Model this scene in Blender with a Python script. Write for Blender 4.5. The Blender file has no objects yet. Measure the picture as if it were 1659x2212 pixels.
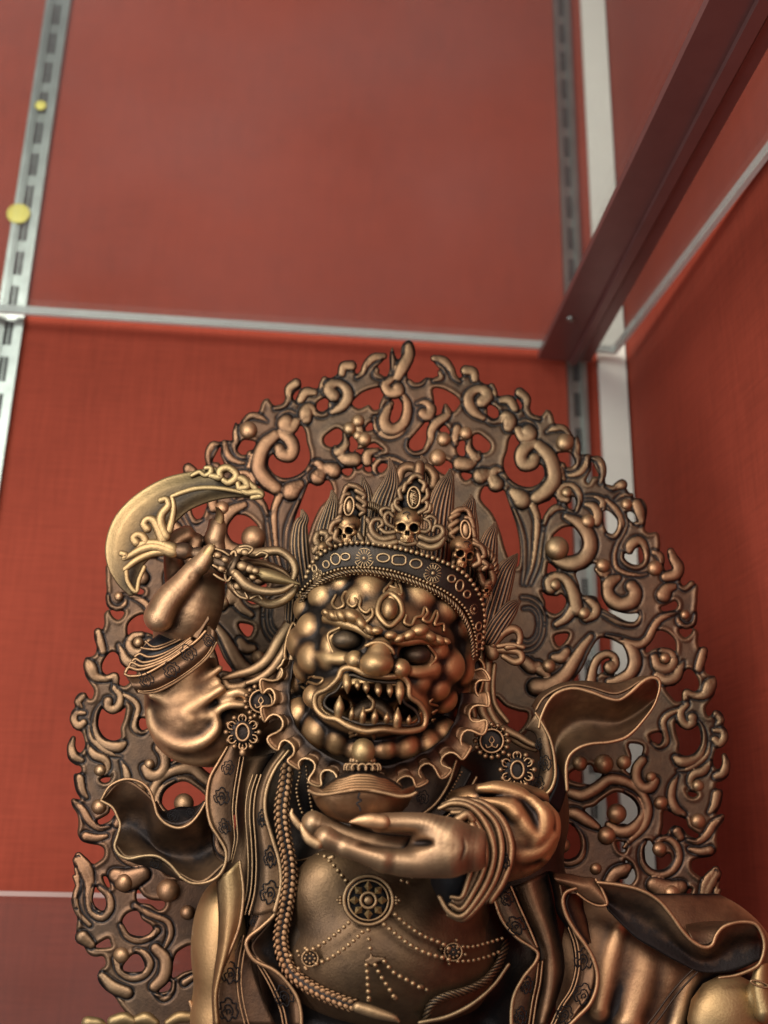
import bpy, math, random
import numpy as np
from mathutils import Matrix, Vector
random.seed(4)
RNG = np.random.default_rng(4)
SC = bpy.context.scene
COL = SC.collection

# ------------------------------------------------------------------ camera
W0, H0, F = 1659.0, 2212.0, 2246.0
CX, CY = W0 / 2, H0 / 2
Zc = np.array([148.0, 6733.0, -F]); Zc /= np.linalg.norm(Zc)
Yc = np.array([-240.0, -744.0, -F]); Yc -= Yc.dot(Zc) * Zc; Yc /= np.linalg.norm(Yc)
Xc = np.cross(Yc, Zc)
CAMZ = 1.40                       # eye height over the floor of the room
YH, KD, YW = 0.55, 0.00026, 0.80  # halo plane, metres per unit of depth, back wall
cam = bpy.data.cameras.new("camera")
co = bpy.data.objects.new("camera", cam); COL.objects.link(co)
R = Matrix([[Xc[0], Xc[1], Xc[2]], [Yc[0], Yc[1], Yc[2]], [Zc[0], Zc[1], Zc[2]]])
M4 = R.to_4x4(); M4.translation = Vector((0, 0, CAMZ)); co.matrix_world = M4
cam.sensor_fit = 'HORIZONTAL'; cam.sensor_width = 36.0; cam.lens = 36.0 * F / W0
cam.clip_start = 0.01; cam.clip_end = 20
cam.dof.use_dof = True; cam.dof.focus_distance = 0.50; cam.dof.aperture_fstop = 9.5
SC.camera = co

# ------------------------------------------------------------------ light
w = bpy.data.worlds.new("World"); SC.world = w; w.use_nodes = True
bg = w.node_tree.nodes["Background"]; bg.inputs[0].default_value = (0.92, 0.88, 0.85, 1); bg.inputs[1].default_value = 0.13
SC.view_settings.view_transform = 'Standard'; SC.view_settings.look = 'None'; SC.view_settings.exposure = 0.0


def area(name, loc, target, size, power, color):
    l = bpy.data.lights.new(name, 'AREA'); l.shape = 'RECTANGLE'; l.size, l.size_y = size
    l.energy = power; l.color = color
    o = bpy.data.objects.new(name, l); COL.objects.link(o); o.location = loc
    o.rotation_euler = (Vector(target) - Vector(loc)).to_track_quat('-Z', 'Y').to_euler()
    return o


area("ceiling_lamp", (-0.40, -0.20, CAMZ + 0.66), (0.0, 0.5, CAMZ + 0.1), (0.50, 0.40), 15.0, (1.0, 0.93, 0.82))
area("left_light", (-0.9, -0.30, CAMZ + 0.0), (0.05, 0.5, CAMZ + 0.1), (0.5, 0.9), 6.0, (0.95, 0.97, 1.0))  # unseen area light at the left, reaching across to the right wall
area("right_fill", (0.45, -0.75, CAMZ + 0.30), (0.08, 0.5, CAMZ + 0.05), (0.6, 0.7), 5.0, (1.0, 0.91, 0.80))  # unseen fill at the right front, lifts the statue's darker side
area("front_fill", (-0.10, -0.90, CAMZ + 0.55), (0.10, 0.5, CAMZ + 0.10), (1.4, 0.6), 6.5, (1.0, 0.95, 0.88))  # unseen fill added in front to brighten the halo
area("wall_fill", (-0.50, 0.10, CAMZ + 0.05), (0.22, 0.42, CAMZ - 0.02), (0.10, 0.6), 1.6, (1.0, 0.94, 0.84))  # unseen strip added at the left to brighten the right wall
area("case_lamp", (0.0, 0.40, CAMZ + 1.1), (0.0, 0.72, CAMZ + 0.0), (0.9, 0.25), 0.7, (1.0, 0.95, 0.9))


# ------------------------------------------------------------------ materials
def mat_new(name):
    m = bpy.data.materials.new(name); m.use_nodes = True
    nt = m.node_tree
    return m, nt, nt.nodes, nt.links, nt.nodes["Principled BSDF"]


def bronze(name, dark, mid, light, rough=0.42, metal=0.9, grain=0.22, tintf=0.8):
    """cast bronze: chemical dark patina left in the worked grooves, rubbed bright on the proud forms (point attribute 'patina')"""
    m, nt, N, L, B = mat_new(name)
    tc = N.new("ShaderNodeTexCoord")
    at = N.new("ShaderNodeAttribute"); at.attribute_name = "patina"
    n1 = N.new("ShaderNodeTexNoise"); n1.inputs["Scale"].default_value = 60; n1.inputs["Detail"].default_value = 6
    L.new(tc.outputs["Object"], n1.inputs["Vector"])
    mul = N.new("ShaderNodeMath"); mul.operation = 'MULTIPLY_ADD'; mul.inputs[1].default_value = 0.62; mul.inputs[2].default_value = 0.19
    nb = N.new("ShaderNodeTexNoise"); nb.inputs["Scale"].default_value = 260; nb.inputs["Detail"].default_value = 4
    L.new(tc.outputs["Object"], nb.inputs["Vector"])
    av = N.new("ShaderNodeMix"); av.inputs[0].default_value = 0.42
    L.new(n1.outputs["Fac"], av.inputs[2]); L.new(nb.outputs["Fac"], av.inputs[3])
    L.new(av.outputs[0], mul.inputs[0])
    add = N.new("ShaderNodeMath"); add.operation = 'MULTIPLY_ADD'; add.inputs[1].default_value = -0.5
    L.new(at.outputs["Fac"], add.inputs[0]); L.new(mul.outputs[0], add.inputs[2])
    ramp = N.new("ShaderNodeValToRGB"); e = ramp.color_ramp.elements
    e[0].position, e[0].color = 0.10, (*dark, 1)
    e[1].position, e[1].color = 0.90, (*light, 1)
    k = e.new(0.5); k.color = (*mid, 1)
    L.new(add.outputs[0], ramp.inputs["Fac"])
    n2 = N.new("ShaderNodeTexNoise"); n2.inputs["Scale"].default_value = 11; n2.inputs["Detail"].default_value = 2
    L.new(tc.outputs["Object"], n2.inputs["Vector"])
    tint = N.new("ShaderNodeValToRGB"); t = tint.color_ramp.elements
    t[0].position, t[0].color = 0.38, (0.94, 1.0, 0.88, 1); t[1].position, t[1].color = 0.62, (1.10, 0.90, 0.76, 1)
    L.new(n2.outputs["Fac"], tint.inputs["Fac"])
    mx = N.new("ShaderNodeMix"); mx.data_type = 'RGBA'; mx.blend_type = 'MULTIPLY'; mx.inputs[0].default_value = tintf
    L.new(ramp.outputs["Color"], mx.inputs[6]); L.new(tint.outputs["Color"], mx.inputs[7])
    L.new(mx.outputs[2], B.inputs["Base Color"])
    B.inputs["Metallic"].default_value = metal
    n3 = N.new("ShaderNodeTexNoise"); n3.inputs["Scale"].default_value = 900; n3.inputs["Detail"].default_value = 3
    L.new(tc.outputs["Object"], n3.inputs["Vector"])
    rr = N.new("ShaderNodeMapRange"); rr.inputs[3].default_value = rough - 0.12; rr.inputs[4].default_value = rough + 0.12
    L.new(n1.outputs["Fac"], rr.inputs[0]); L.new(rr.outputs[0], B.inputs["Roughness"])
    bp = N.new("ShaderNodeBump"); bp.inputs["Strength"].default_value = grain; bp.inputs["Distance"].default_value = 0.0006
    L.new(n3.outputs["Fac"], bp.inputs["Height"]); L.new(bp.outputs[0], B.inputs["Normal"])
    return m


BRONZE = bronze("antique_bronze", (0.020, 0.018, 0.020), (0.165, 0.102, 0.064), (0.450, 0.302, 0.184), 0.53)
FACEB = bronze("red_bronze", (0.022, 0.017, 0.017), (0.185, 0.104, 0.060), (0.423, 0.261, 0.144), 0.51)
PATINA = bronze("dark_patina_bronze", (0.012, 0.012, 0.015), (0.050, 0.037, 0.032), (0.162, 0.106, 0.070), 0.52)
BLACKP = bronze("black_patina_and_shade", (0.006, 0.006, 0.009), (0.016, 0.014, 0.016), (0.045, 0.032, 0.027), 0.55, 0.5)  # also stands in for shade inside the cuffs and the right drape
PLATEM = bronze("halo_bronze", (0.028, 0.024, 0.026), (0.205, 0.128, 0.082), (0.441, 0.288, 0.180), 0.50)
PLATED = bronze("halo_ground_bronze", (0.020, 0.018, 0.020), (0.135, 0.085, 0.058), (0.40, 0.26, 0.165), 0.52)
BRIGHT = bronze("rubbed_bronze", (0.034, 0.026, 0.020), (0.195, 0.128, 0.070), (0.350, 0.245, 0.135), 0.53)
BLADEM = bronze("olive_bronze", (0.030, 0.026, 0.022), (0.130, 0.098, 0.056), (0.310, 0.235, 0.130), 0.50)
BELLYM = bronze("dim_bronze", (0.020, 0.018, 0.016), (0.088, 0.054, 0.036), (0.198, 0.122, 0.072), 0.50)
HANDM = bronze("hand_bronze", (0.028, 0.022, 0.022), (0.170, 0.108, 0.072), (0.360, 0.243, 0.158), 0.52)


def fabric(name, col):
    m, nt, N, L, B = mat_new(name)
    tc = N.new("ShaderNodeTexCoord")
    mp = N.new("ShaderNodeMapping"); mp.inputs["Scale"].default_value = (260, 260, 22)
    L.new(tc.outputs["Object"], mp.inputs["Vector"])
    a = N.new("ShaderNodeTexNoise"); a.inputs["Scale"].default_value = 1.0; a.inputs["Detail"].default_value = 4
    L.new(mp.outputs[0], a.inputs["Vector"])
    mp2 = N.new("ShaderNodeMapping"); mp2.inputs["Scale"].default_value = (30, 30, 420)
    L.new(tc.outputs["Object"], mp2.inputs["Vector"])
    b = N.new("ShaderNodeTexNoise"); b.inputs["Scale"].default_value = 1.0; b.inputs["Detail"].default_value = 4
    L.new(mp2.outputs[0], b.inputs["Vector"])
    c = N.new("ShaderNodeTexNoise"); c.inputs["Scale"].default_value = 9.0; c.inputs["Detail"].default_value = 3
    L.new(tc.outputs["Object"], c.inputs["Vector"])
    s = N.new("ShaderNodeMath"); s.operation = 'ADD'; L.new(a.outputs["Fac"], s.inputs[0]); L.new(b.outputs["Fac"], s.inputs[1])
    s2 = N.new("ShaderNodeMath"); s2.operation = 'ADD'; L.new(s.outputs[0], s2.inputs[0]); L.new(c.outputs["Fac"], s2.inputs[1])
    r = N.new("ShaderNodeMapRange"); r.inputs[1].default_value = 1.0; r.inputs[2].default_value = 2.0
    r.inputs[3].default_value = 0.80; r.inputs[4].default_value = 1.20
    L.new(s2.outputs[0], r.inputs[0])
    v = N.new("ShaderNodeVectorMath"); v.operation = 'SCALE'; v.inputs[0].default_value = col
    L.new(r.outputs[0], v.inputs["Scale"]); L.new(v.outputs[0], B.inputs["Base Color"])
    B.inputs["Roughness"].default_value = 0.85
    B.inputs["Specular IOR Level"].default_value = 0.2
    bp = N.new("ShaderNodeBump"); bp.inputs["Strength"].default_value = 0.35; bp.inputs["Distance"].default_value = 0.0008
    L.new(s.outputs[0], bp.inputs["Height"]); L.new(bp.outputs[0], B.inputs["Normal"])
    return m


def plain(name, col, rough=0.5, metal=0.0, noise=0.1, scale=60):
    m, nt, N, L, B = mat_new(name)
    tc = N.new("ShaderNodeTexCoord"); n = N.new("ShaderNodeTexNoise"); n.inputs["Scale"].default_value = scale; n.inputs["Detail"].default_value = 4
    L.new(tc.outputs["Object"], n.inputs["Vector"])
    r = N.new("ShaderNodeMapRange"); r.inputs[3].default_value = 1 - noise; r.inputs[4].default_value = 1 + noise
    L.new(n.outputs["Fac"], r.inputs[0])
    v = N.new("ShaderNodeVectorMath"); v.operation = 'SCALE'; v.inputs[0].default_value = col
    L.new(r.outputs[0], v.inputs["Scale"]); L.new(v.outputs[0], B.inputs["Base Color"])
    B.inputs["Roughness"].default_value = rough; B.inputs["Metallic"].default_value = metal
    return m


RED = fabric("red_fabric", (0.275, 0.047, 0.026))
WHITEP = plain("white_enamel", (0.78, 0.80, 0.74), 0.4, 0, 0.06)
CHROME = plain("dull_chrome", (0.34, 0.38, 0.365), 0.42, 1.0, 0.35)
DARKSLOT = plain("slot_black", (0.02, 0.02, 0.022), 0.6)
BRACKETM = plain("dark_steel", (0.27, 0.150, 0.145), 0.38, 0.6, 0.15)
GLINT = plain("yellow_lamp_glint", (0.80, 0.72, 0.16), 0.6, 0.2)
EDGEM = plain("ground_glass_edge", (0.84, 0.86, 0.83), 0.35, 0, 0.08)
PLINTH = plain("dark_plinth", (0.05, 0.03, 0.03), 0.4)


def glass_mat(name, haze0, haze1, tint):
    m = bpy.data.materials.new(name); m.use_nodes = True
    nt = m.node_tree; N = nt.nodes; L = nt.links; N.clear()
    out = N.new("ShaderNodeOutputMaterial")
    tr = N.new("ShaderNodeBsdfTransparent"); tr.inputs[0].default_value = (*tint, 1)
    gl = N.new("ShaderNodeBsdfGlossy"); gl.inputs["Roughness"].default_value = 0.03
    df = N.new("ShaderNodeBsdfDiffuse"); df.inputs[0].default_value = (0.75, 0.75, 0.78, 1)  # pale diffuse film stands in for light reflected by the glass
    ge = N.new("ShaderNodeNewGeometry"); dt = N.new("ShaderNodeVectorMath"); dt.operation = 'DOT_PRODUCT'
    L.new(ge.outputs["Normal"], dt.inputs[0]); L.new(ge.outputs["Incoming"], dt.inputs[1])
    ab = N.new("ShaderNodeMath"); ab.operation = 'ABSOLUTE'; L.new(dt.outputs["Value"], ab.inputs[0])
    om = N.new("ShaderNodeMath"); om.operation = 'SUBTRACT'; om.inputs[0].default_value = 1.0; L.new(ab.outputs[0], om.inputs[1])
    pw5 = N.new("ShaderNodeMath"); pw5.operation = 'POWER'; pw5.inputs[1].default_value = 5.0; L.new(om.outputs[0], pw5.inputs[0])
    fr = N.new("ShaderNodeMath"); fr.operation = 'MULTIPLY_ADD'; fr.inputs[1].default_value = 0.95; fr.inputs[2].default_value = 0.06
    L.new(pw5.outputs[0], fr.inputs[0])
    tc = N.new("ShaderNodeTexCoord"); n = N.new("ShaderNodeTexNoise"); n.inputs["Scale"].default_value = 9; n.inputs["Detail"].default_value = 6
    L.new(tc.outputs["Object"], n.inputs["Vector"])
    r = N.new("ShaderNodeMapRange"); r.inputs[3].default_value = haze0; r.inputs[4].default_value = haze1
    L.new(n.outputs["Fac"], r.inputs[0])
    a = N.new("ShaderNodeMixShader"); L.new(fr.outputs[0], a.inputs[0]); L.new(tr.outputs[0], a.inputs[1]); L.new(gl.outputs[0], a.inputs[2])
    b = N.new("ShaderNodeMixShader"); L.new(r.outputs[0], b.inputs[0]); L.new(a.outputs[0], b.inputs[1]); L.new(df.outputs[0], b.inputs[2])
    L.new(b.outputs[0], out.inputs[0])
    return m


GLASS = glass_mat("hazy_shelf_glass", 0.01, 0.17, (0.80, 0.83, 0.83))
GLASS2 = glass_mat("panel_glass", 0.0, 0.03, (0.86, 0.86, 0.84))
EDGEM2 = plain("dull_glass_edge", (0.34, 0.22, 0.20), 0.4, 0, 0.08)


# ------------------------------------------------------------------ engine
# Positions and sizes are image pixels, 1/1659 of the picture's width: (u right, v down, d towards the viewer);
# lift() puts each point on its camera ray in metres, shearing forms along it.
def ray(u, v):
    c = np.stack([(u - CX) / F, -(v - CY) / F, -np.ones_like(u)], -1)
    return np.stack([c @ Xc, c @ Yc, c @ Zc], -1)


def lift(p, y=None):
    p = np.asarray(p, float)
    r = ray(p[..., 0], p[..., 1])
    Y = (YH - p[..., 2] * KD) if y is None else np.full(p.shape[:-1], y)
    q = r * (Y / r[..., 1])[..., None]
    q[..., 2] += CAMZ
    return q


def drop(q):
    q = np.array(q, float); q[..., 2] -= CAMZ
    c = q[..., 0:1] * Xc + q[..., 1:2] * Yc + q[..., 2:3] * Zc
    return np.stack([CX + F * c[..., 0] / -c[..., 2], CY - F * c[..., 1] / -c[..., 2], (YH - q[..., 1]) / KD], -1)


MIDX = float(lift(np.array([876.0, 1250.0, 0.0]))[0])
TILT = 0.05                       # the halo is turned a little from the wall


def mirror(p):
    """mirror image of halo points (u,v) in the halo's own upright middle plane"""
    p = np.asarray(p, float)
    r = ray(p[:, 0], p[:, 1])
    q = r * ((YH + TILT * MIDX) / (r[:, 1] + TILT * r[:, 0]))[:, None]
    e = np.array([1, -TILT, 0]) / math.hypot(1, TILT)
    q = q - 2 * ((q - np.array([MIDX, YH, 0])) @ e)[:, None] * e
    q[:, 2] += CAMZ
    return drop(q)


def lean(V):
    V = np.array(V, float); V[:, 2] += TILT * (V[:, 0] - 876.0)
    return V


def fr(sx, sy, size):
    """a tracing window: returns a function from window pixels to picture units"""
    s = size / 1659.0 * 0.548611
    return lambda x, y: (sx * 0.548611 + x * s, sy * 0.548611 + y * s)


def fs(size):
    return size / 1659.0 * 0.548611


def cr(pts, n=6, closed=False):
    P = np.asarray(pts, float)
    if len(P) < 3 and not closed:
        t = np.linspace(0, 1, n + 1)[:, None]
        return P[0] * (1 - t) + P[-1] * t
    if closed:
        Q = np.vstack([P[-1:], P, P[:2]])
    else:
        Q = np.vstack([2 * P[:1] - P[1:2], P, 2 * P[-1:] - P[-2:-1]])
    out = []
    for i in range(len(Q) - 3):
        a, b, c, d = Q[i:i + 4]
        t = np.linspace(0, 1, n, endpoint=False)[:, None]
        out.append(0.5 * (2 * b + (c - a) * t + (2 * a - 5 * b + 4 * c - d) * t * t + (3 * b - a - 3 * c + d) * t ** 3))
    if not closed:
        out.append(P[-1:])
    return np.vstack(out)


def new_obj(name, verts, faces, mat, parent=None, smooth=True, raw=False, flip=False, pat=None):
    me = bpy.data.meshes.new(name)
    V = np.asarray(verts, float)
    V = V if raw else lift(V)
    if flip:
        V = V.copy(); V[:, 0] = 2 * MIDX - V[:, 0]
    if isinstance(faces, np.ndarray):
        faces = faces.tolist()
    me.from_pydata(V.tolist(), [], faces)
    me.materials.append(mat)
    me.polygons.foreach_set("use_smooth", [smooth] * len(me.polygons))
    me.update()
    if pat is not None:
        me.attributes.new("patina", 'FLOAT', 'POINT').data.foreach_set("value", np.broadcast_to(np.asarray(pat, np.float32), (len(V),)).astype(np.float32).copy())
    o = bpy.data.objects.new(name, me); COL.objects.link(o)
    fixn(me)
    if parent is not None:
        o.parent = parent
        if parent.type == 'EMPTY':
            o.matrix_parent_inverse = parent.matrix_world.inverted()
    return o


import bmesh


def fixn(me):
    b = bmesh.new(); b.from_mesh(me)
    bmesh.ops.recalc_face_normals(b, faces=b.faces); b.to_mesh(me); b.free()


def tag(o, label=None, cat=None, group=None, kind=None):
    for k, v in (("label", label), ("category", cat), ("group", group), ("kind", kind)):
        if v: o[k] = v
    return o


def empty(name, loc, label, cat, group=None):
    o = bpy.data.objects.new(name, None); COL.objects.link(o); o.location = loc
    o.empty_display_size = 0.02
    bpy.context.view_layer.update()
    return tag(o, label, cat, group)


class G:
    """collects pieces of one mesh"""
    def __init__(s): s.v = []; s.f = []; s.p = []; s.n = 0

    def add(s, v, f, p=0.0):
        v = np.asarray(v, float)
        s.v.append(v); s.p.append(np.broadcast_to(np.asarray(p, float), (len(v),)))
        s.f.extend([[i + s.n for i in q] for q in (f.tolist() if isinstance(f, np.ndarray) else f)]); s.n += len(v)
        return s

    def obj(s, name, mat, parent=None, **k):
        return new_obj(name, np.vstack(s.v), s.f, mat, parent, pat=np.concatenate(s.p), **k)


def grid_faces(nr, nc, wrap=False):
    f = []
    for i in range(nr - 1):
        for j in range(nc if wrap else nc - 1):
            k = (j + 1) % nc
            f.append([i * nc + j, i * nc + k, (i + 1) * nc + k, (i + 1) * nc + j])
    return f


def tube(pts, n=5, sides=12, flat=1.0, cap=True, closed=False, up=None, flute=0, famp=0.0, twist=0.0, section=None):
    """pts: rows (u,v,d,r). Round section swept along a smooth path; flat squeezes it towards the viewer."""
    P = cr(pts, n, closed)
    C, r = P[:, :3], np.maximum(P[:, 3], 0.05)
    if closed:
        T = np.roll(C, -1, 0) - np.roll(C, 1, 0)
    else:
        T = np.gradient(C, axis=0)
        if cap:
            m = 4
            a = np.linspace(0, math.pi / 2, m + 1)[1:]
            t0 = T[0] / (np.linalg.norm(T[0]) + 1e-9); t1 = T[-1] / (np.linalg.norm(T[-1]) + 1e-9)
            s = np.sin(a)[:, None]
            C = np.vstack([C[0] - (s * r[0] * t0)[::-1], C, C[-1] + s * r[-1] * t1])
            q = np.maximum(np.cos(a), 0.03)
            r = np.concatenate([(r[0] * q)[::-1], r, r[-1] * q])
            T = np.vstack([np.repeat(T[:1], m, 0), T, np.repeat(T[-1:], m, 0)])
    T /= (np.linalg.norm(T, axis=1) + 1e-9)[:, None]
    if up is None:
        up = np.array([0, 0, 1.0])
    S = np.cross(T, up); nn = np.linalg.norm(S, axis=1)
    bad = nn < 0.15
    S[bad] = np.cross(T[bad], np.array([1.0, 0.3, 0])); nn = np.linalg.norm(S, axis=1)
    S /= nn[:, None]
    U = np.cross(S, T)
    th = np.linspace(0, 2 * math.pi, sides, endpoint=False)
    tw = np.linspace(0, twist, len(C))[:, None]
    A = th[None, :] + tw
    rad = 1 + famp * np.cos(flute * th)[None, :] if flute else np.ones((1, sides))
    rad = np.broadcast_to(rad, A.shape)
    V = C[:, None, :] + (r[:, None] * rad * np.cos(A))[..., None] * S[:, None, :] + (flat * r[:, None] * rad * np.sin(A))[..., None] * U[:, None, :]
    nr = len(C)
    f = grid_faces(nr, sides, True)
    if closed:
        f += [[(nr - 1) * sides + j, (nr - 1) * sides + (j + 1) % sides, (j + 1) % sides, j] for j in range(sides)]
    else:
        f.append(list(range(sides))[::-1]); f.append([(nr - 1) * sides + j for j in range(sides)])
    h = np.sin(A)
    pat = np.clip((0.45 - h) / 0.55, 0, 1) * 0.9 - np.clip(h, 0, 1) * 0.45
    if flute: pat = np.clip(-np.cos(flute * th), -0.4, 1)[None, :] * 0.8 + 0 * A
    return V.reshape(-1, 3), f, pat.reshape(-1)


def ball(u, v, d, ru, rv=None, rd=None, nu=14, nv=9, rot=0.0):
    rv = ru if rv is None else rv; rd = ru if rd is None else rd
    V = [[0, 0, 1.0]]
    for i in range(1, nv):
        a = math.pi * i / nv
        for j in range(nu):
            b = 2 * math.pi * j / nu
            V.append([math.sin(a) * math.cos(b), math.sin(a) * math.sin(b), math.cos(a)])
    V.append([0, 0, -1.0]); V = np.array(V) * [ru, rv, rd]
    if rot:
        c, s = math.cos(rot), math.sin(rot)
        V = np.stack([c * V[:, 0] - s * V[:, 1], s * V[:, 0] + c * V[:, 1], V[:, 2]], -1)
    f = [[0, 1 + (j + 1) % nu, 1 + j] for j in range(nu)]
    for i in range(nv - 2):
        for j in range(nu):
            a, b = 1 + i * nu + j, 1 + i * nu + (j + 1) % nu
            f.append([a, b, b + nu, a + nu])
    l = len(V) - 1
    f += [[l, l - nu + j, l - nu + (j + 1) % nu] for j in range(nu)]
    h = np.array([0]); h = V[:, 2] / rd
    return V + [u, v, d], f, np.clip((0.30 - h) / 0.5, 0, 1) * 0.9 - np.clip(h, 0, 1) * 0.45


def sheet(rows, nr=6, nc=6, th=4.0):
    """rows: list of curves (u,v,d), each the same number of points; a smooth cloth with real thickness"""
    A = np.asarray(rows, float)
    A = np.stack([cr(r, nc) for r in A])
    A = np.stack([cr(A[:, j], nr) for j in range(A.shape[1])], 1)
    a, b = A.shape[:2]
    du = np.gradient(A, axis=0); dv = np.gradient(A, axis=1)
    N = np.cross(du, dv); N /= (np.linalg.norm(N, axis=2, keepdims=True) + 1e-9)
    V = np.vstack([(A + N * th / 2).reshape(-1, 3), (A - N * th / 2).reshape(-1, 3)])
    f = grid_faces(a, b); o = a * b
    f += [[i + o for i in q][::-1] for q in grid_faces(a, b)]
    ring = [j for j in range(b)] + [i * b + b - 1 for i in range(1, a)] + [(a - 1) * b + j for j in range(b - 2, -1, -1)] + [i * b for i in range(a - 2, 0, -1)]
    f += [[ring[i], ring[(i + 1) % len(ring)], ring[(i + 1) % len(ring)] + o, ring[i] + o] for i in range(len(ring))]
    return V, f, A


def lathe(prof, cu, cv, cd, n=48, mod=None, tilt=0.0):
    """prof: rows (radius, height up); spun about an upright axis; mod(angle, i) may add height"""
    th = np.linspace(0, 2 * math.pi, n, endpoint=False)
    V = []
    for i, (r, h) in enumerate(prof):
        for t in th:
            hh = h + (mod(t, i) if mod else 0)
            V.append([cu + r * math.cos(t), cv - hh + tilt * r * math.sin(t), cd + r * math.sin(t)])
    f = grid_faces(len(prof), n, True)
    f.append(list(range(n))); f.append([(len(prof) - 1) * n + j for j in range(n)])
    return np.array(V), f


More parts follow.
